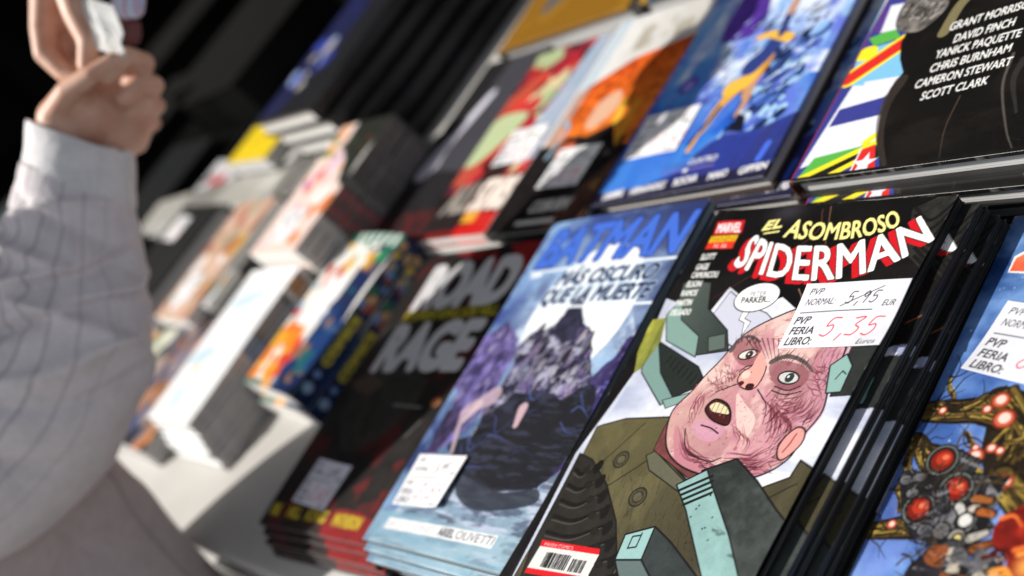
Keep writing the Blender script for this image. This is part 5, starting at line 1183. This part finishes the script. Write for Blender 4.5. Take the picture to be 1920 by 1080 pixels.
# --- tall stack of thick hardcovers behind, black spines to the right
A = Art(16, 25, 6, (14, 15, 22), seed=93)
A.poly([(0, 0), (5, 0), (9, 12), (8, 25), (0, 25)], (16, 22, 70), var=.3); A.blobs(16, ['3048b0', '1c2450', '9ab0d0', '28389a', 'a8a49c', '10121c'], .5, 1.5, 3, region=(1, 4, 9, 13)); A.rect(0, 0, 16, 1.2, (14, 14, 16))  # blues kept dark in place of shade
cv = sheet('front_cover', A, 16, 25, .26, M_SATIN)
top = make_book('hardcover_book', 'thick black hardcover with a blue picture, top of the tall stack with white page edges', 'book', 'tall stack of thick black hardcovers', -85, 42.2, -2, 6.65, 16, 25, 2.08, cv, M_PAGES, 'hardcover', spine_side=1, spine_mat=M_BLACK, back_mat=M_BLACK)
for k in range(4):
    copy_book(top, 1.45 * (k + 1), .05 * k, 6.65 - 2.1 * (k + 2), .4 * k, 'thick black hardcover, %s from the top of the tall stack with white page edges' % names[k])

# --- yellow and grey boxes of books in the third row, yellows darkened in place of shade
def album(name, label, x, y, rot, z, w, h, t, base, cols, seed, pages, group=None, spine=M_BLACK, n=16, style='hardcover', cat='book', m=None):
    return make_book(name, label, cat, group, x, y, rot, z, w, h, t, sheet('front_cover', art_blur(w, h, base, cols, seed, 6, n), w, h,   .26 if style == 'hardcover' else .05, m or M_SATIN), pages, style, spine_mat=spine, ct=.05)
album('comic_album', 'shade-darkened yellow album with grey patches behind the red comic', -52, 53.5, 1, -1.3, 21, 24, 2.6, '8a6010', ['7c5410', '6a6a68', '946a18', '24342e', '5a5a5c'], 31, M_GREYPAGES)
album('comic_album', 'yellow and blue album behind the orange album', -29.5, 54, -1, -1.3, 16, 24, 2.6, 'a88018', ['a07a18', '30506e', 'b08a24', '505c66'], 33, M_GREYPAGES)
album('comic_album', 'crimson and grey album between the two yellow albums', -31.5, 58, 0, .6, 2.4, 12, 4.4, '70202e', ['7a2438', '55555a'], 35, M_GREYPAGES, n=4)

# --- left end of the front row
album('comic_book', 'tan and pink comic with white patches, left of the white manga', -94, 18.5, -2, .2, 12, 18, 1.6, 'c8a890', ['c89a84', 'd8b8a8', 'b07858', 'a8a890', 'e0c0b0', 'd0a040', 'a85a40', 'ececf0'], 41, M_PAGES, n=40, style='paperback', cat='comic')
album('comic_book', 'yellow and white comic lying in front of the tan one', -88, 20.2, 2, -.3, 8, 5.4, 1.4, 'd8d0c8', ['e0a830', '4a80b8', 'f0f0f2', 'e8e8ec', '60904a'], 43, M_PAGES, n=16, style='paperback', cat='comic')
album('comic_book', 'grey and salmon comic at the near left table corner', -86.5, 3.2, -3, -1.2, 15.5, 16.5, 2.6, '7a7080', ['a87858', '26263e', '8a8288', '9a8a8a', '3a4a74', '6a4a28', '1c1c24', 'b09a90', 'c0783c'], 45, M_GREYPAGES, n=60, style='paperback', cat='comic')
album('hardcover_book', 'black hardcover with a white label near its top, beside the tan comic', -118, 20, -4, .4, 17, 18, 2.4, '121312', ['161716', '0e0f0e', '1c1c1c'], 47, M_GREYPAGES, n=8)
album('comic_book', 'white comic on the far left with a red top', -122, 39, -8, -.4, 14, 9, 1.0, 'c8c8cc', ['b8202a', 'd8d8dc', 'c02830', '2a2a2a'], 49, M_PAGES, n=9, style='paperback', cat='comic')
album('comic_book', 'plain white comic between the black hardcover and the grey magazines', -104, 37, 6, -.6, 9, 8, 1.0, 'd8d8dc', ['e0e0e4', 'c8c8d0'], 51, M_PAGES, n=4, style='paperback', cat='comic')
tanb = [o for o in bpy.data.objects if o.get('label', '').startswith('tan and pink')][0]
price_label(tanb, 5.6, 4.2, 4.6, 4.5, 3, label_t, 12, 18, 1.6 + .04)
far_black = [o for o in bpy.data.objects if o.get('label', '').startswith('black hardcover with a white label')][0]
price_label(far_black, 5.6, 4.2, 5, 14, -3, label_t, 17, 18, 2.4 + .04)
for k, (lb, x, y, r_, z, w_, h_, c0, cs) in enumerate((
        ('pale green comic with orange print, by the table edge behind the sleeve', -104, 2.5, 5, -2.2, 15, 15, 'a8b89a', ['c8702a', 'd8d8c8', '507a50', '3a4a3a', 'e0e0d4']),
        ('blue and white comic between the pale green one and the black hardcover', -110, 19, -3, -1.6, 10, 17, '8aa4c0', ['d8e0e8', '3a5a8a', 'b83038', 'e8e8e8', '20304a']),
        ('crimson comic farthest left along the table edge, next to the black cloth', -122, 1.5, -4, -2.4, 16, 16, '7a2028', ['a02a30', 'd8c8a0', '401418', 'c86a40']))):
    album('comic_book', lb, x, y, r_, z, w_, h_, z - TABLE_Z - .02, c0, cs, 101 + k, M_PAGES, n=30, style='paperback', cat='comic')
# loose grey magazines, pages fanned, one object each
for k in range(6):
    album('magazine', ['open grey magazine, topmost of the loose pile by the yellow folder', 'grey magazine, second in the loose pile by the yellow folder', 'grey magazine, third in the loose pile by the yellow folder', 'grey magazine, fourth in the loose pile by the yellow folder', 'grey magazine, fifth in the loose pile by the yellow folder', 'grey magazine, lowest in the loose pile by the yellow folder'][k],
          -136 + 4 * k, 35.5 - .5 * k, 2 + 1.5 * k, -.4 - .58 * k, 50 - 2 * k, 6, .55, 'a8a6a0', ['b0aea8', '989690', 'c0beb6'], 53 + k, M_GREYPAGES, 'loose pile of grey magazines', n=5, style='paperback', cat='magazine')
yl = album('folder', 'bright yellow folder standing out beside the tall white-edged stack', -104, 42.5, -4, 2.2, 14.5, 10, 2.2, 'e6c814', ['ecd020', 'dcbc10'], 61, M_GREYPAGES, n=4, cat='folder', style='paperback')
# far books, the shade of the stall put into near-black covers and pages
g = random.Random(12); q = 0
M_SHADECARD = mottled('shade_black_card', (.004, .004, .004), (.008, .008, .008), 10, 1.0, .0)  # black page edges and spines stand for the stall's shade
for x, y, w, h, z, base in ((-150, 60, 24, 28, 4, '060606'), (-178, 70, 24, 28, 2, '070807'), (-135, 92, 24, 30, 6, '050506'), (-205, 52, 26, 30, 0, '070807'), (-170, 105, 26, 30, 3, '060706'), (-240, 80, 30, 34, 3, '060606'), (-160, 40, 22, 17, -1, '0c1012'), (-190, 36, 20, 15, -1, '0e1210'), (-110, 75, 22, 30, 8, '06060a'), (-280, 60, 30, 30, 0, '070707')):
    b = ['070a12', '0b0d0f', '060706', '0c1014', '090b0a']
    album('hardcover_book', ['dark hardcover in shade with faint blue print, nearest behind the yellow folder', 'dark hardcover in shade, left of the one behind the yellow folder', 'dark hardcover in shade at the back, beyond the blue-covered tall stack', 'dark hardcover in shade right behind the raised hand', 'dark hardcover in shade far back under the black backdrop', 'dark hardcover in shade, farthest to the back left', 'low greenish dark hardcover in shade behind the grey magazines', 'low greenish dark hardcover in shade left of the wrist', 'dark hardcover in shade beside the blue-covered tall stack', 'dark hardcover in shade beyond the sleeve'][q],
          x, y, g.uniform(-6, 6), z, w, h, z - TABLE_Z - .01, base, b, 70 + q, M_SHADECARD, 'dark hardcovers in the shade', n=10, m=M_SHADE, spine=M_SHADECARD); q += 1
album('comic_book', 'pale green, white and blue comic far left behind the sleeve', -300, 44, -5, -1, 50, 30, 2.8, 'b8c8c0', ['d8e0dc', '88b0a0', '7ab0d0', 'e8ece8', 'c83040', 'a8c880'], 91, M_PAGES, n=26, style='paperback', cat='comic')

# ------------------------------------------------------------------ the person reaching over the table
def chain(bm, pts, seg=14):
    """tapered limb: round sections along joints, closed by half spheres"""
    P = [Vector(p[:3]) for p in pts]; R = [p[3] for p in pts]
    for i in range(len(P) - 1):
        a, b, ra, rb = P[i], P[i + 1], R[i], R[i + 1]
        d = (b - a).normalized(); u = d.orthogonal().normalized(); w = d.cross(u)
        rings = []
        prof = [(-math.cos(t) * ra, math.sin(t) * ra, a) for t in np.linspace(.15, math.pi / 2, 5)] + [(math.sin(t) * rb, math.cos(t) * rb, b) for t in np.linspace(0, math.pi / 2 - .15, 5)]
        for off, r, o in prof:
            rings.append([bm.verts.new((o + d * off + (u * math.cos(k) + w * math.sin(k)) * r) * U) for k in np.linspace(0, 2 * math.pi, seg, endpoint=False)])
        for p, q in zip(rings, rings[1:]):
            for k in range(seg): bm.faces.new((p[k], p[(k + 1) % seg], q[(k + 1) % seg], q[k]))
        bm.faces.new(rings[0][::-1]); bm.faces.new(rings[-1])

KPX = 1 / 2352.75
def limb(pts, rad):
    """points in cm with radii given as seen at 97 cm"""
    return [(*p, r * 97 * KPX) for p, r in zip(pts, rad)]

person = empty('person', -62, -24, -75, 0, 'person in a pale grey striped shirt reaching over the table with a closed hand', 'person')
bm = bmesh.new()
# right hand, rising out of the cuff
chain(bm, limb([(-44.09, 14.22, 24.14), (-43.38, 16.45, 25.76), (-42.28, 18.34, 26.34)], (66, 60, 62)))
chain(bm, limb([(-43.00, 15.60, 26.65), (-42.81, 16.44, 28.14), (-42.28, 18.11, 28.49)], (50, 42, 34)))
chain(bm, limb([(-42.77, 17.50, 24.26), (-42.02, 19.47, 24.41), (-41.74, 21.33, 25.40)], (56, 50, 40)))
chain(bm, limb([(-42.92, 17.73, 25.91), (-42.31, 19.72, 26.36), (-41.46, 21.45, 26.12)], (62, 56, 36)))
chain(bm, limb([(-42.81, 19.15, 23.35), (-42.78, 20.36, 23.11)], (42, 26)))
chain(bm, limb([(-40.19, 20.74, 25.64), (-38.56, 22.80, 26.49), (-37.82, 22.16, 27.81), (-38.25, 19.99, 27.79)], (27, 20, 17, 15)))
chain(bm, limb([(-40.98, 20.48, 24.62), (-39.77, 22.36, 24.75), (-38.57, 21.35, 25.80), (-38.87, 19.79, 26.02)], (28, 20, 18, 15)))
chain(bm, limb([(-42.15, 20.17, 23.84), (-41.10, 21.65, 23.48), (-40.02, 20.75, 24.37), (-40.03, 19.44, 24.72)], (27, 19, 17, 15)))
chain(bm, limb([(-43.31, 19.61, 23.30), (-42.45, 20.84, 22.64), (-41.48, 20.09, 23.41), (-41.31, 19.08, 23.65)], (25, 17, 15, 13)))
chain(bm, limb([(-42.48, 16.47, 28.47), (-40.56, 17.84, 29.12), (-38.54, 19.41, 28.82), (-37.44, 21.01, 28.46)], (33, 23, 18, 14)))
# its forearm, elbow and upper arm
chain(bm, [(*p, r) for p, r in zip([(-44.09, 14.22, 24.14), (-44.46, 9.06, 20.61), (-45.88, -1.22, 14.90), (-48.09, -5.29, 14.69), (-56.21, -13.25, 23.98), (-58.59, -8.61, 35.96)], (2.7, 3.6, 4.4, 4.6, 5.0, 5.4))])
# trunk
chain(bm, [(*p, r) for p, r in zip([(-58.59, -8.61, 35.96), (-57.83, -10.31, 28.39), (-59.50, -12.50, 15.80), (-53.12, -20.15, -9.97)], (5, 6, 6.4, 6.4))])
person_body = bm
M_SKIN, tskin, bskin = mat('skin', (.46, .27, .19), .5, .35)
tc = tskin.nodes.new('ShaderNodeTexCoord'); nz = tskin.nodes.new('ShaderNodeTexNoise'); nz.inputs['Scale'].default_value = 45; nz.inputs['Detail'].default_value = 5
cr = tskin.nodes.new('ShaderNodeValToRGB'); cr.color_ramp.elements[0].color = (.50, .25, .17, 1); cr.color_ramp.elements[1].color = (.66, .42, .31, 1); cr.color_ramp.elements[0].position = .3; cr.color_ramp.elements[1].position = .7
tskin.links.new(tc.outputs['Object'], nz.inputs['Vector']); tskin.links.new(nz.outputs['Fac'], cr.inputs[0]); tskin.links.new(cr.outputs[0], bskin.inputs['Base Color'])
bskin.inputs['Subsurface Weight'].default_value = .25; bskin.inputs['Subsurface Radius'].default_value = (.012, .004, .002)
def skin_mesh(bm):
    me = bpy.data.meshes.new('raw_body'); bm.to_mesh(me); bm.free()
    ob = bpy.data.objects.new('raw_body', me); COL.objects.link(ob)
    r = ob.modifiers.new('remesh', 'REMESH'); r.mode = 'VOXEL'; r.voxel_size = .0015; r.use_smooth_shade = True
    sm = ob.modifiers.new('smooth', 'SMOOTH'); sm.iterations = 3; sm.factor = .5
    bpy.context.view_layer.update()
    body = bpy.data.meshes.new_from_object(ob.evaluated_get(bpy.context.evaluated_depsgraph_get()))
    bpy.data.objects.remove(ob); body.name = 'body'
    body.materials.clear(); body.materials.append(M_SKIN)
    return body
def adopt(o, who=None):
    who = who or person
    o.parent = who; o.matrix_parent_inverse = Matrix.Translation(-who.location)
    return o
adopt(link('body', skin_mesh(person_body)))

seller = empty('person', -75, 95, -75, 0, 'person mostly out of the picture above, one bare hand pinching the white wrapper from above', 'person')
bm = bmesh.new()
# left hand, coming down from above
chain(bm, limb([(-45.63, 28.31, 36.40), (-45.39, 25.41, 34.48), (-45.42, 23.18, 33.18)], (64, 54, 34)))
chain(bm, limb([(-45.09, 24.90, 34.89), (-45.03, 21.81, 33.16), (-44.57, 20.19, 31.86), (-43.37, 19.56, 29.95), (-42.25, 19.83, 28.90)], (36, 24, 21, 17, 14)))
chain(bm, limb([(-43.22, 25.93, 34.43), (-41.95, 23.45, 32.25), (-40.81, 22.03, 30.25), (-40.78, 20.43, 29.34)], (38, 25, 22, 17)))
chain(bm, limb([(-46.16, 25.02, 33.33), (-46.37, 22.54, 31.69), (-45.50, 20.76, 30.40), (-43.92, 20.56, 29.01)], (34, 24, 20, 15)))
chain(bm, limb([(-46.72, 25.80, 32.71), (-47.14, 23.94, 31.06), (-46.33, 22.46, 29.67), (-44.66, 22.46, 28.76)], (30, 22, 18, 14)))
chain(bm, limb([(-47.44, 26.76, 32.57), (-47.77, 25.56, 30.81), (-46.90, 24.44, 29.61)], (26, 18, 15)))
chain(bm, [(*p, r) for p, r in zip([(-45.63, 28.31, 36.40), (-50.87, 34.94, 40.38), (-65.95, 54.76, 53.33), (-78.84, 65.21, 58.99)], (2.6, 3.1, 4.3, 5.0))])
chain(bm, [(-68, 90, 46, 5.0), (-75, 108, 50, 7)])
adopt(link('body', skin_mesh(bm)), seller)

M_CLOTH = printed('shirt_cloth', .85, 0, spec=.15, bump=.4, scale=180)
def loft(name, path, rad, art, folds, n=200, k=168, thick=.14, tilt0=0.0, tilt1=0.0, ang0=0.0, who=None, flat=.88):
    """cloth tube along a smooth path; folds(s, a) pushes the surface in and out (cm)"""
    P = np.array(path, float); q = np.linspace(0, len(P) - 1, n)
    def ev(A_):
        A_ = np.asarray(A_, float); e = np.concatenate([[2 * A_[0] - A_[1]], A_, [2 * A_[-1] - A_[-2]]])
        i = np.minimum(q.astype(int), len(A_) - 2); t = (q - i).reshape(-1, *([1] * (A_.ndim - 1)))
        a, b, c, d = e[i], e[i + 1], e[i + 2], e[i + 3]
        return .5 * (2 * b + (c - a) * t + (2 * a - 5 * b + 4 * c - d) * t ** 2 + (3 * b - a - 3 * c + d) * t ** 3)
    C_ = ev(P); R_ = ev(np.array(rad, float))
    d = np.gradient(C_, axis=0); d /= np.linalg.norm(d, axis=1)[:, None]
    f = np.array(CF); side = np.cross(d, f); side /= np.linalg.norm(side, axis=1)[:, None]; front = np.cross(d, side)
    s = np.linspace(0, 1, n)[:, None]; a = np.linspace(0, 2 * math.pi, k)[None, :] + ang0
    rr = R_[:, None] + folds(s, a)
    sh = (tilt0 * np.clip(1 - s * 5, 0, 1) + tilt1 * np.clip(s * 5 - 4, 0, 1)) * np.cos(a)
    V = C_[:, None, :] + side[:, None, :] * (rr * np.cos(a))[..., None] + front[:, None, :] * (rr * flat * np.sin(a))[..., None] + d[:, None, :] * sh[..., None]
    V = V[:, :-1]; k -= 1
    c = art.done()
    iy = (np.linspace(0, .9999, n) * c.shape[0]).astype(int); ix = (np.linspace(0, .9999, k) * c.shape[1]).astype(int)
    c = c[iy][:, ix].reshape(-1, 3)
    idx = np.arange(n * k).reshape(n, k); j = np.roll(idx, -1, 1)
    F = np.stack([idx[:-1], j[:-1], j[1:], idx[1:]], -1).reshape(-1, 4)
    e1, e2 = V[1, 0] - V[0, 0], V[0, 1] - V[0, 0]
    if np.dot(np.cross(e2, e1), V[0, 0] - C_[0]) < 0: F = F[:, ::-1]
    me = bpy.data.meshes.new(name); me.from_pydata((V.reshape(-1, 3) * U).tolist(), [], F.tolist())
    me.polygons.foreach_set('use_smooth', [True] * len(F))
    at = me.color_attributes.new('ink', 'FLOAT_COLOR', 'POINT'); at.data.foreach_set('color', np.hstack([c, np.ones((len(c), 1), np.float32)]).astype(np.float32).ravel())
    me.materials.append(M_CLOTH)
    o = adopt(link(name, me), who)
    mo = o.modifiers.new('cloth', 'SOLIDIFY'); mo.thickness = thick * U; mo.offset = -1
    return o
def cloth_art(w, h, base, line, gap, seed, lw=.09):
    A = Art(w, h, 9, base, seed=seed)
    A.clouds(tuple(int(c * .94) for c in base), 1.2, 1.2, .5, seed)
    x = gap / 2
    while x < w:
        A.line([(x, 0), (x, h)], lw, line, .8); x += gap
    return A
def waves(specs, seed, amp_noise=.3):
    g = np.random.default_rng(seed)
    bumps = [(g.uniform(0, 1), g.uniform(0, 6.28), g.uniform(.02, .06), g.uniform(.3, .9), g.uniform(-.5, .5), g.uniform(-1, 1)) for _ in range(60)]
    def f(s, a):
        o = np.zeros(np.broadcast(s, a).shape)
        for s0, a0, ws, wa, slope, amp in specs:       # one fold: a ridge at s0 that runs round the arm, leaning by slope
            da = np.angle(np.exp(1j * (a - a0)))
            u = (s - s0 - slope * da) / ws
            o += 2.2 * amp * np.exp(-np.abs(u) ** 1.5) * (1 + .6 * np.tanh(2.2 * u)) * np.exp(-(da / wa) ** 2)
        for s0, a0, ws, wa, slope, amp in bumps:
            da = np.angle(np.exp(1j * (a - a0)))
            u = (s - s0 - slope * .1 * da) / ws
            o += amp * amp_noise * np.exp(-u * u) * np.exp(-(da / wa) ** 2)
        return o
    return f
px = 97 * KPX
spath = [(-43.66, 13.70, 24.04), (-43.81, 11.65, 22.64), (-43.90, 9.33, 20.90), (-44.12, 6.88, 19.32), (-44.27, 4.83, 17.92), (-44.63, 2.26, 16.51), (-45.90, -0.61, 15.46), (-48.36, -4.22, 14.94), (-50.21, -8.50, 16.19), (-53.24, -11.87, 19.32), (-56.43, -13.13, 24.51), (-58.64, -11.56, 30.11), (-59.35, -9.50, 34.36)]
srad = [x * px for x in (106, 120, 127, 142, 152, 156, 164, 176, 186, 192, 196, 198, 190)]
# ridge list: position along, angle round (pi/2 faces the camera), width, reach, lean, height
fold = waves([(0.083, 2.0, 0.0183, 1.0, .05, .35), (0.133, 1.2, 0.0250, 1.1, -.06, -.45), (0.167, 2.2, 0.0217, .9, -.04, .5), (0.212, 1.3, 0.0250, 1.0, .06, -.5), (0.250, 2.3, 0.0250, 1.1, .05, .55), (0.300, 1.5, 0.0292, .9, -.05, .55),
              (0.350, 2.0, 0.0250, 1.0, .07, -.5), (0.392, 1.2, 0.0250, .8, .09, .6), (0.442, 1.0, 0.0250, .7, .08, -.4), (0.500, 1.6, 0.0333, 1.0, .10, .35), (0.567, 1.4, 0.0333, .9, .08, -.3), (0.225, .5, 0.0250, .7, .05, .35), (0.367, .3, 0.0333, .7, -.05, .3)], 3)
loft('shirt_sleeve', spath, srad, cloth_art(39, 46, (234, 227, 230), (98, 92, 104), 2.1, 5), fold, n=260, tilt0=1.2)
cpath = [(-43.52, 16.33, 25.93), (-43.58, 15.06, 24.99), (-43.66, 13.70, 24.04), (-43.75, 12.18, 22.96)]
loft('cuff', cpath, [x * px for x in (93, 98, 102, 104)], cloth_art(26, 6, (236, 234, 236), (206, 204, 210), 2.6, 7), waves([(.3, 1.6, .2, .5, .1, .12), (.5, 2.6, .2, .4, 0, -.1)], 5, .05), n=50, tilt0=1.4, thick=.2)
loft('shirt', [(-61.25, -8.46, 41.27), (-58.55, -7.31, 36.96), (-57.05, -7.76, 31.33), (-57.75, -9.48, 21.90), (-58.15, -11.88, 11.34), (-55.63, -14.44, 1.96), (-52.27, -17.04, -6.73), (-50.16, -20.32, -15.89)], [x * px for x in (120, 230, 280, 305, 318, 314, 316, 318)], cloth_art(80, 60, (200, 184, 182), (140, 126, 128), 3.2, 9), waves([(.5, 1.0, .03, .8, .1, .5), (.6, .6, .04, .6, -.1, .5), (.7, 1.2, .03, .8, .1, -.4)], 7, .25), n=160, flat=.6)  # same fabric as the sleeve, its shade put into a browner, darker base
loft('dark_sleeve', [(-49.82, 33.51, 39.50), (-53.10, 38.09, 42.65), (-65.95, 54.76, 53.33), (-80.86, 68.15, 60.68)], [x * px for x in (100, 120, 150, 170)], cloth_art(36, 60, (34, 36, 40), (30, 32, 36), 3.2, 11), waves([], 9, .4), n=120, who=seller)

loft('trousers', [(-50.6, -18.7, -11.4), (-51.6, -19.7, -45.0), (-52.6, -20.7, -60.0), (-52.6, -20.7, -74.5)], [12.6, 12.4, 11.8, 11.5], cloth_art(70, 50, (52, 54, 66), (46, 48, 60), 3.0, 13), waves([], 15, .3), n=80, flat=.7)

# what the hands hold
def crumple(name, path, rad, art, seed, flat):
    g = np.random.default_rng(seed)
    bm_ = bmesh.new(); bmesh.ops.create_icosphere(bm_, subdivisions=5, radius=1)
    c0 = Vector(path[0]); ax = (Vector(path[1]) - c0); L_ = ax.length; ax.normalize(); sd = ax.cross(CF).normalized(); fr = sd.cross(ax)
    dirs = [Vector(g.normal(size=3)).normalized() for _ in range(26)]; am = g.uniform(-.12, .14, 26)
    for v in bm_.verts:
        n_ = v.co.normalized(); k_ = 1 + sum(a_ * max(0, n_.dot(d_)) ** 6 for d_, a_ in zip(dirs, am))
        x, y, z = (math.copysign(abs(t) ** .7, t) for t in n_)
        v.co = (c0 + ax * (L_ / 2) * (1 + x * k_) + sd * rad * y * k_ + fr * rad * flat * z * k_) * U
    me = bpy.data.meshes.new(name); bm_.to_mesh(me); bm_.free()
    me.polygons.foreach_set('use_smooth', [False] * len(me.polygons)); me.materials.append(art)
    return link(name, me)
M_WRAP = mottled('white_wrapper', (.82, .84, .83), (.9, .91, .9), 60, .7, .2, .1)
tw = M_WRAP.node_tree; tl_ = tw.nodes.new('ShaderNodeBsdfTranslucent'); tl_.inputs['Color'].default_value = (.9, .92, .92, 1); mx_ = tw.nodes.new('ShaderNodeMixShader'); mx_.inputs[0].default_value = .55
tw.links.new(tw.nodes['Principled BSDF'].outputs[0], mx_.inputs[1]); tw.links.new(tl_.outputs[0], mx_.inputs[2]); tw.links.new(mx_.outputs[0], tw.nodes['Material Output'].inputs[0])   # thin paper lets the sun through
M_PACK, tp, bp_ = mat('striped_packet', rough=.35)
tcp = tp.nodes.new('ShaderNodeTexCoord'); wv = tp.nodes.new('ShaderNodeTexWave'); wv.inputs['Scale'].default_value = 70; wv.inputs['Distortion'].default_value = 2
crp = tp.nodes.new('ShaderNodeValToRGB'); crp.color_ramp.elements[0].color = (.75, .78, .85, 1); crp.color_ramp.elements[1].color = (.7, .42, .5, 1); e3 = crp.color_ramp.elements.new(.5); e3.color = (.25, .42, .68, 1)
tp.links.new(tcp.outputs['Object'], wv.inputs['Vector']); tp.links.new(wv.outputs['Fac'], crp.inputs[0]); tp.links.new(crp.outputs[0], bp_.inputs['Base Color'])
M_CHOC = mottled('dark_red_wrapper', (.07, .02, .02), (.16, .05, .05), 50, .4)
def paper(name, outline, depth, art, seed):
    """crumpled sheet: a faceted, creased piece of paper with some thickness"""
    g = np.random.default_rng(seed)
    n = 15; o = np.array(outline, float); c = o.mean(0); v = [tuple(c + np.array(CF) * g.uniform(-.3, .1))]; f = []
    ring = []
    m_ = len(o)
    for r_ in (.35, .68, 1.0):
        for k in range(m_):
            p_ = c + (o[k] - c) * r_ * g.uniform(.94, 1.06) + np.array(CF) * g.uniform(-1, 1) * depth * (1.1 - r_ * .5)
            v.append(tuple(p_))
    for k in range(m_):
        q_ = (k + 1) % m_
        f.append((0, 1 + k, 1 + q_))
        for t_ in range(2):
            a_, b_ = 1 + t_ * m_, 1 + (t_ + 1) * m_
            f.append((a_ + k, b_ + k, b_ + q_)); f.append((a_ + k, b_ + q_, a_ + q_))
    me = mesh(name, v, f, art)
    ob = link(name, me)
    ob.modifiers.new('thickness', 'SOLIDIFY').thickness = .0012
    return ob
tag(paper('paper_wrapper', [(-41.35, 24.05, 32.50), (-40.47, 24.51, 32.34), (-39.24, 24.54, 31.60), (-38.05, 24.53, 30.91), (-37.56, 23.74, 29.99), (-37.20, 23.01, 29.17), (-37.41, 22.40, 28.83), (-36.87, 21.78, 27.97), (-37.44, 21.20, 27.92), (-38.28, 21.62, 28.72), (-38.94, 21.58, 29.05), (-39.65, 21.69, 29.59), (-40.20, 22.32, 30.47), (-40.86, 22.86, 31.26), (-41.18, 23.39, 31.85)], .16, M_WRAP, 3), 'crumpled white paper wrapper pinched between the two hands', 'wrapper')
pk = tag(crumple('sweet_packet', [(-39.68, 27.51, 31.17), (-39.62, 25.24, 29.16)], 1.35, M_PACK, 5, .45), 'small packet with pink and blue stripes held behind the white wrapper', 'packet')
link('packet_flap', crumple('packet_flap', [(-40.35, 25.47, 29.37), (-40.41, 23.95, 27.78)], .8, M_CHOC, 7, .4).data, None, pk)
for o in [o for o in bpy.data.objects if o.name == 'packet_flap' and o.parent is None]: bpy.data.objects.remove(o)
for o in bpy.data.objects:
    if o.name.startswith('packet_flap'): o.name = 'packet_flap'
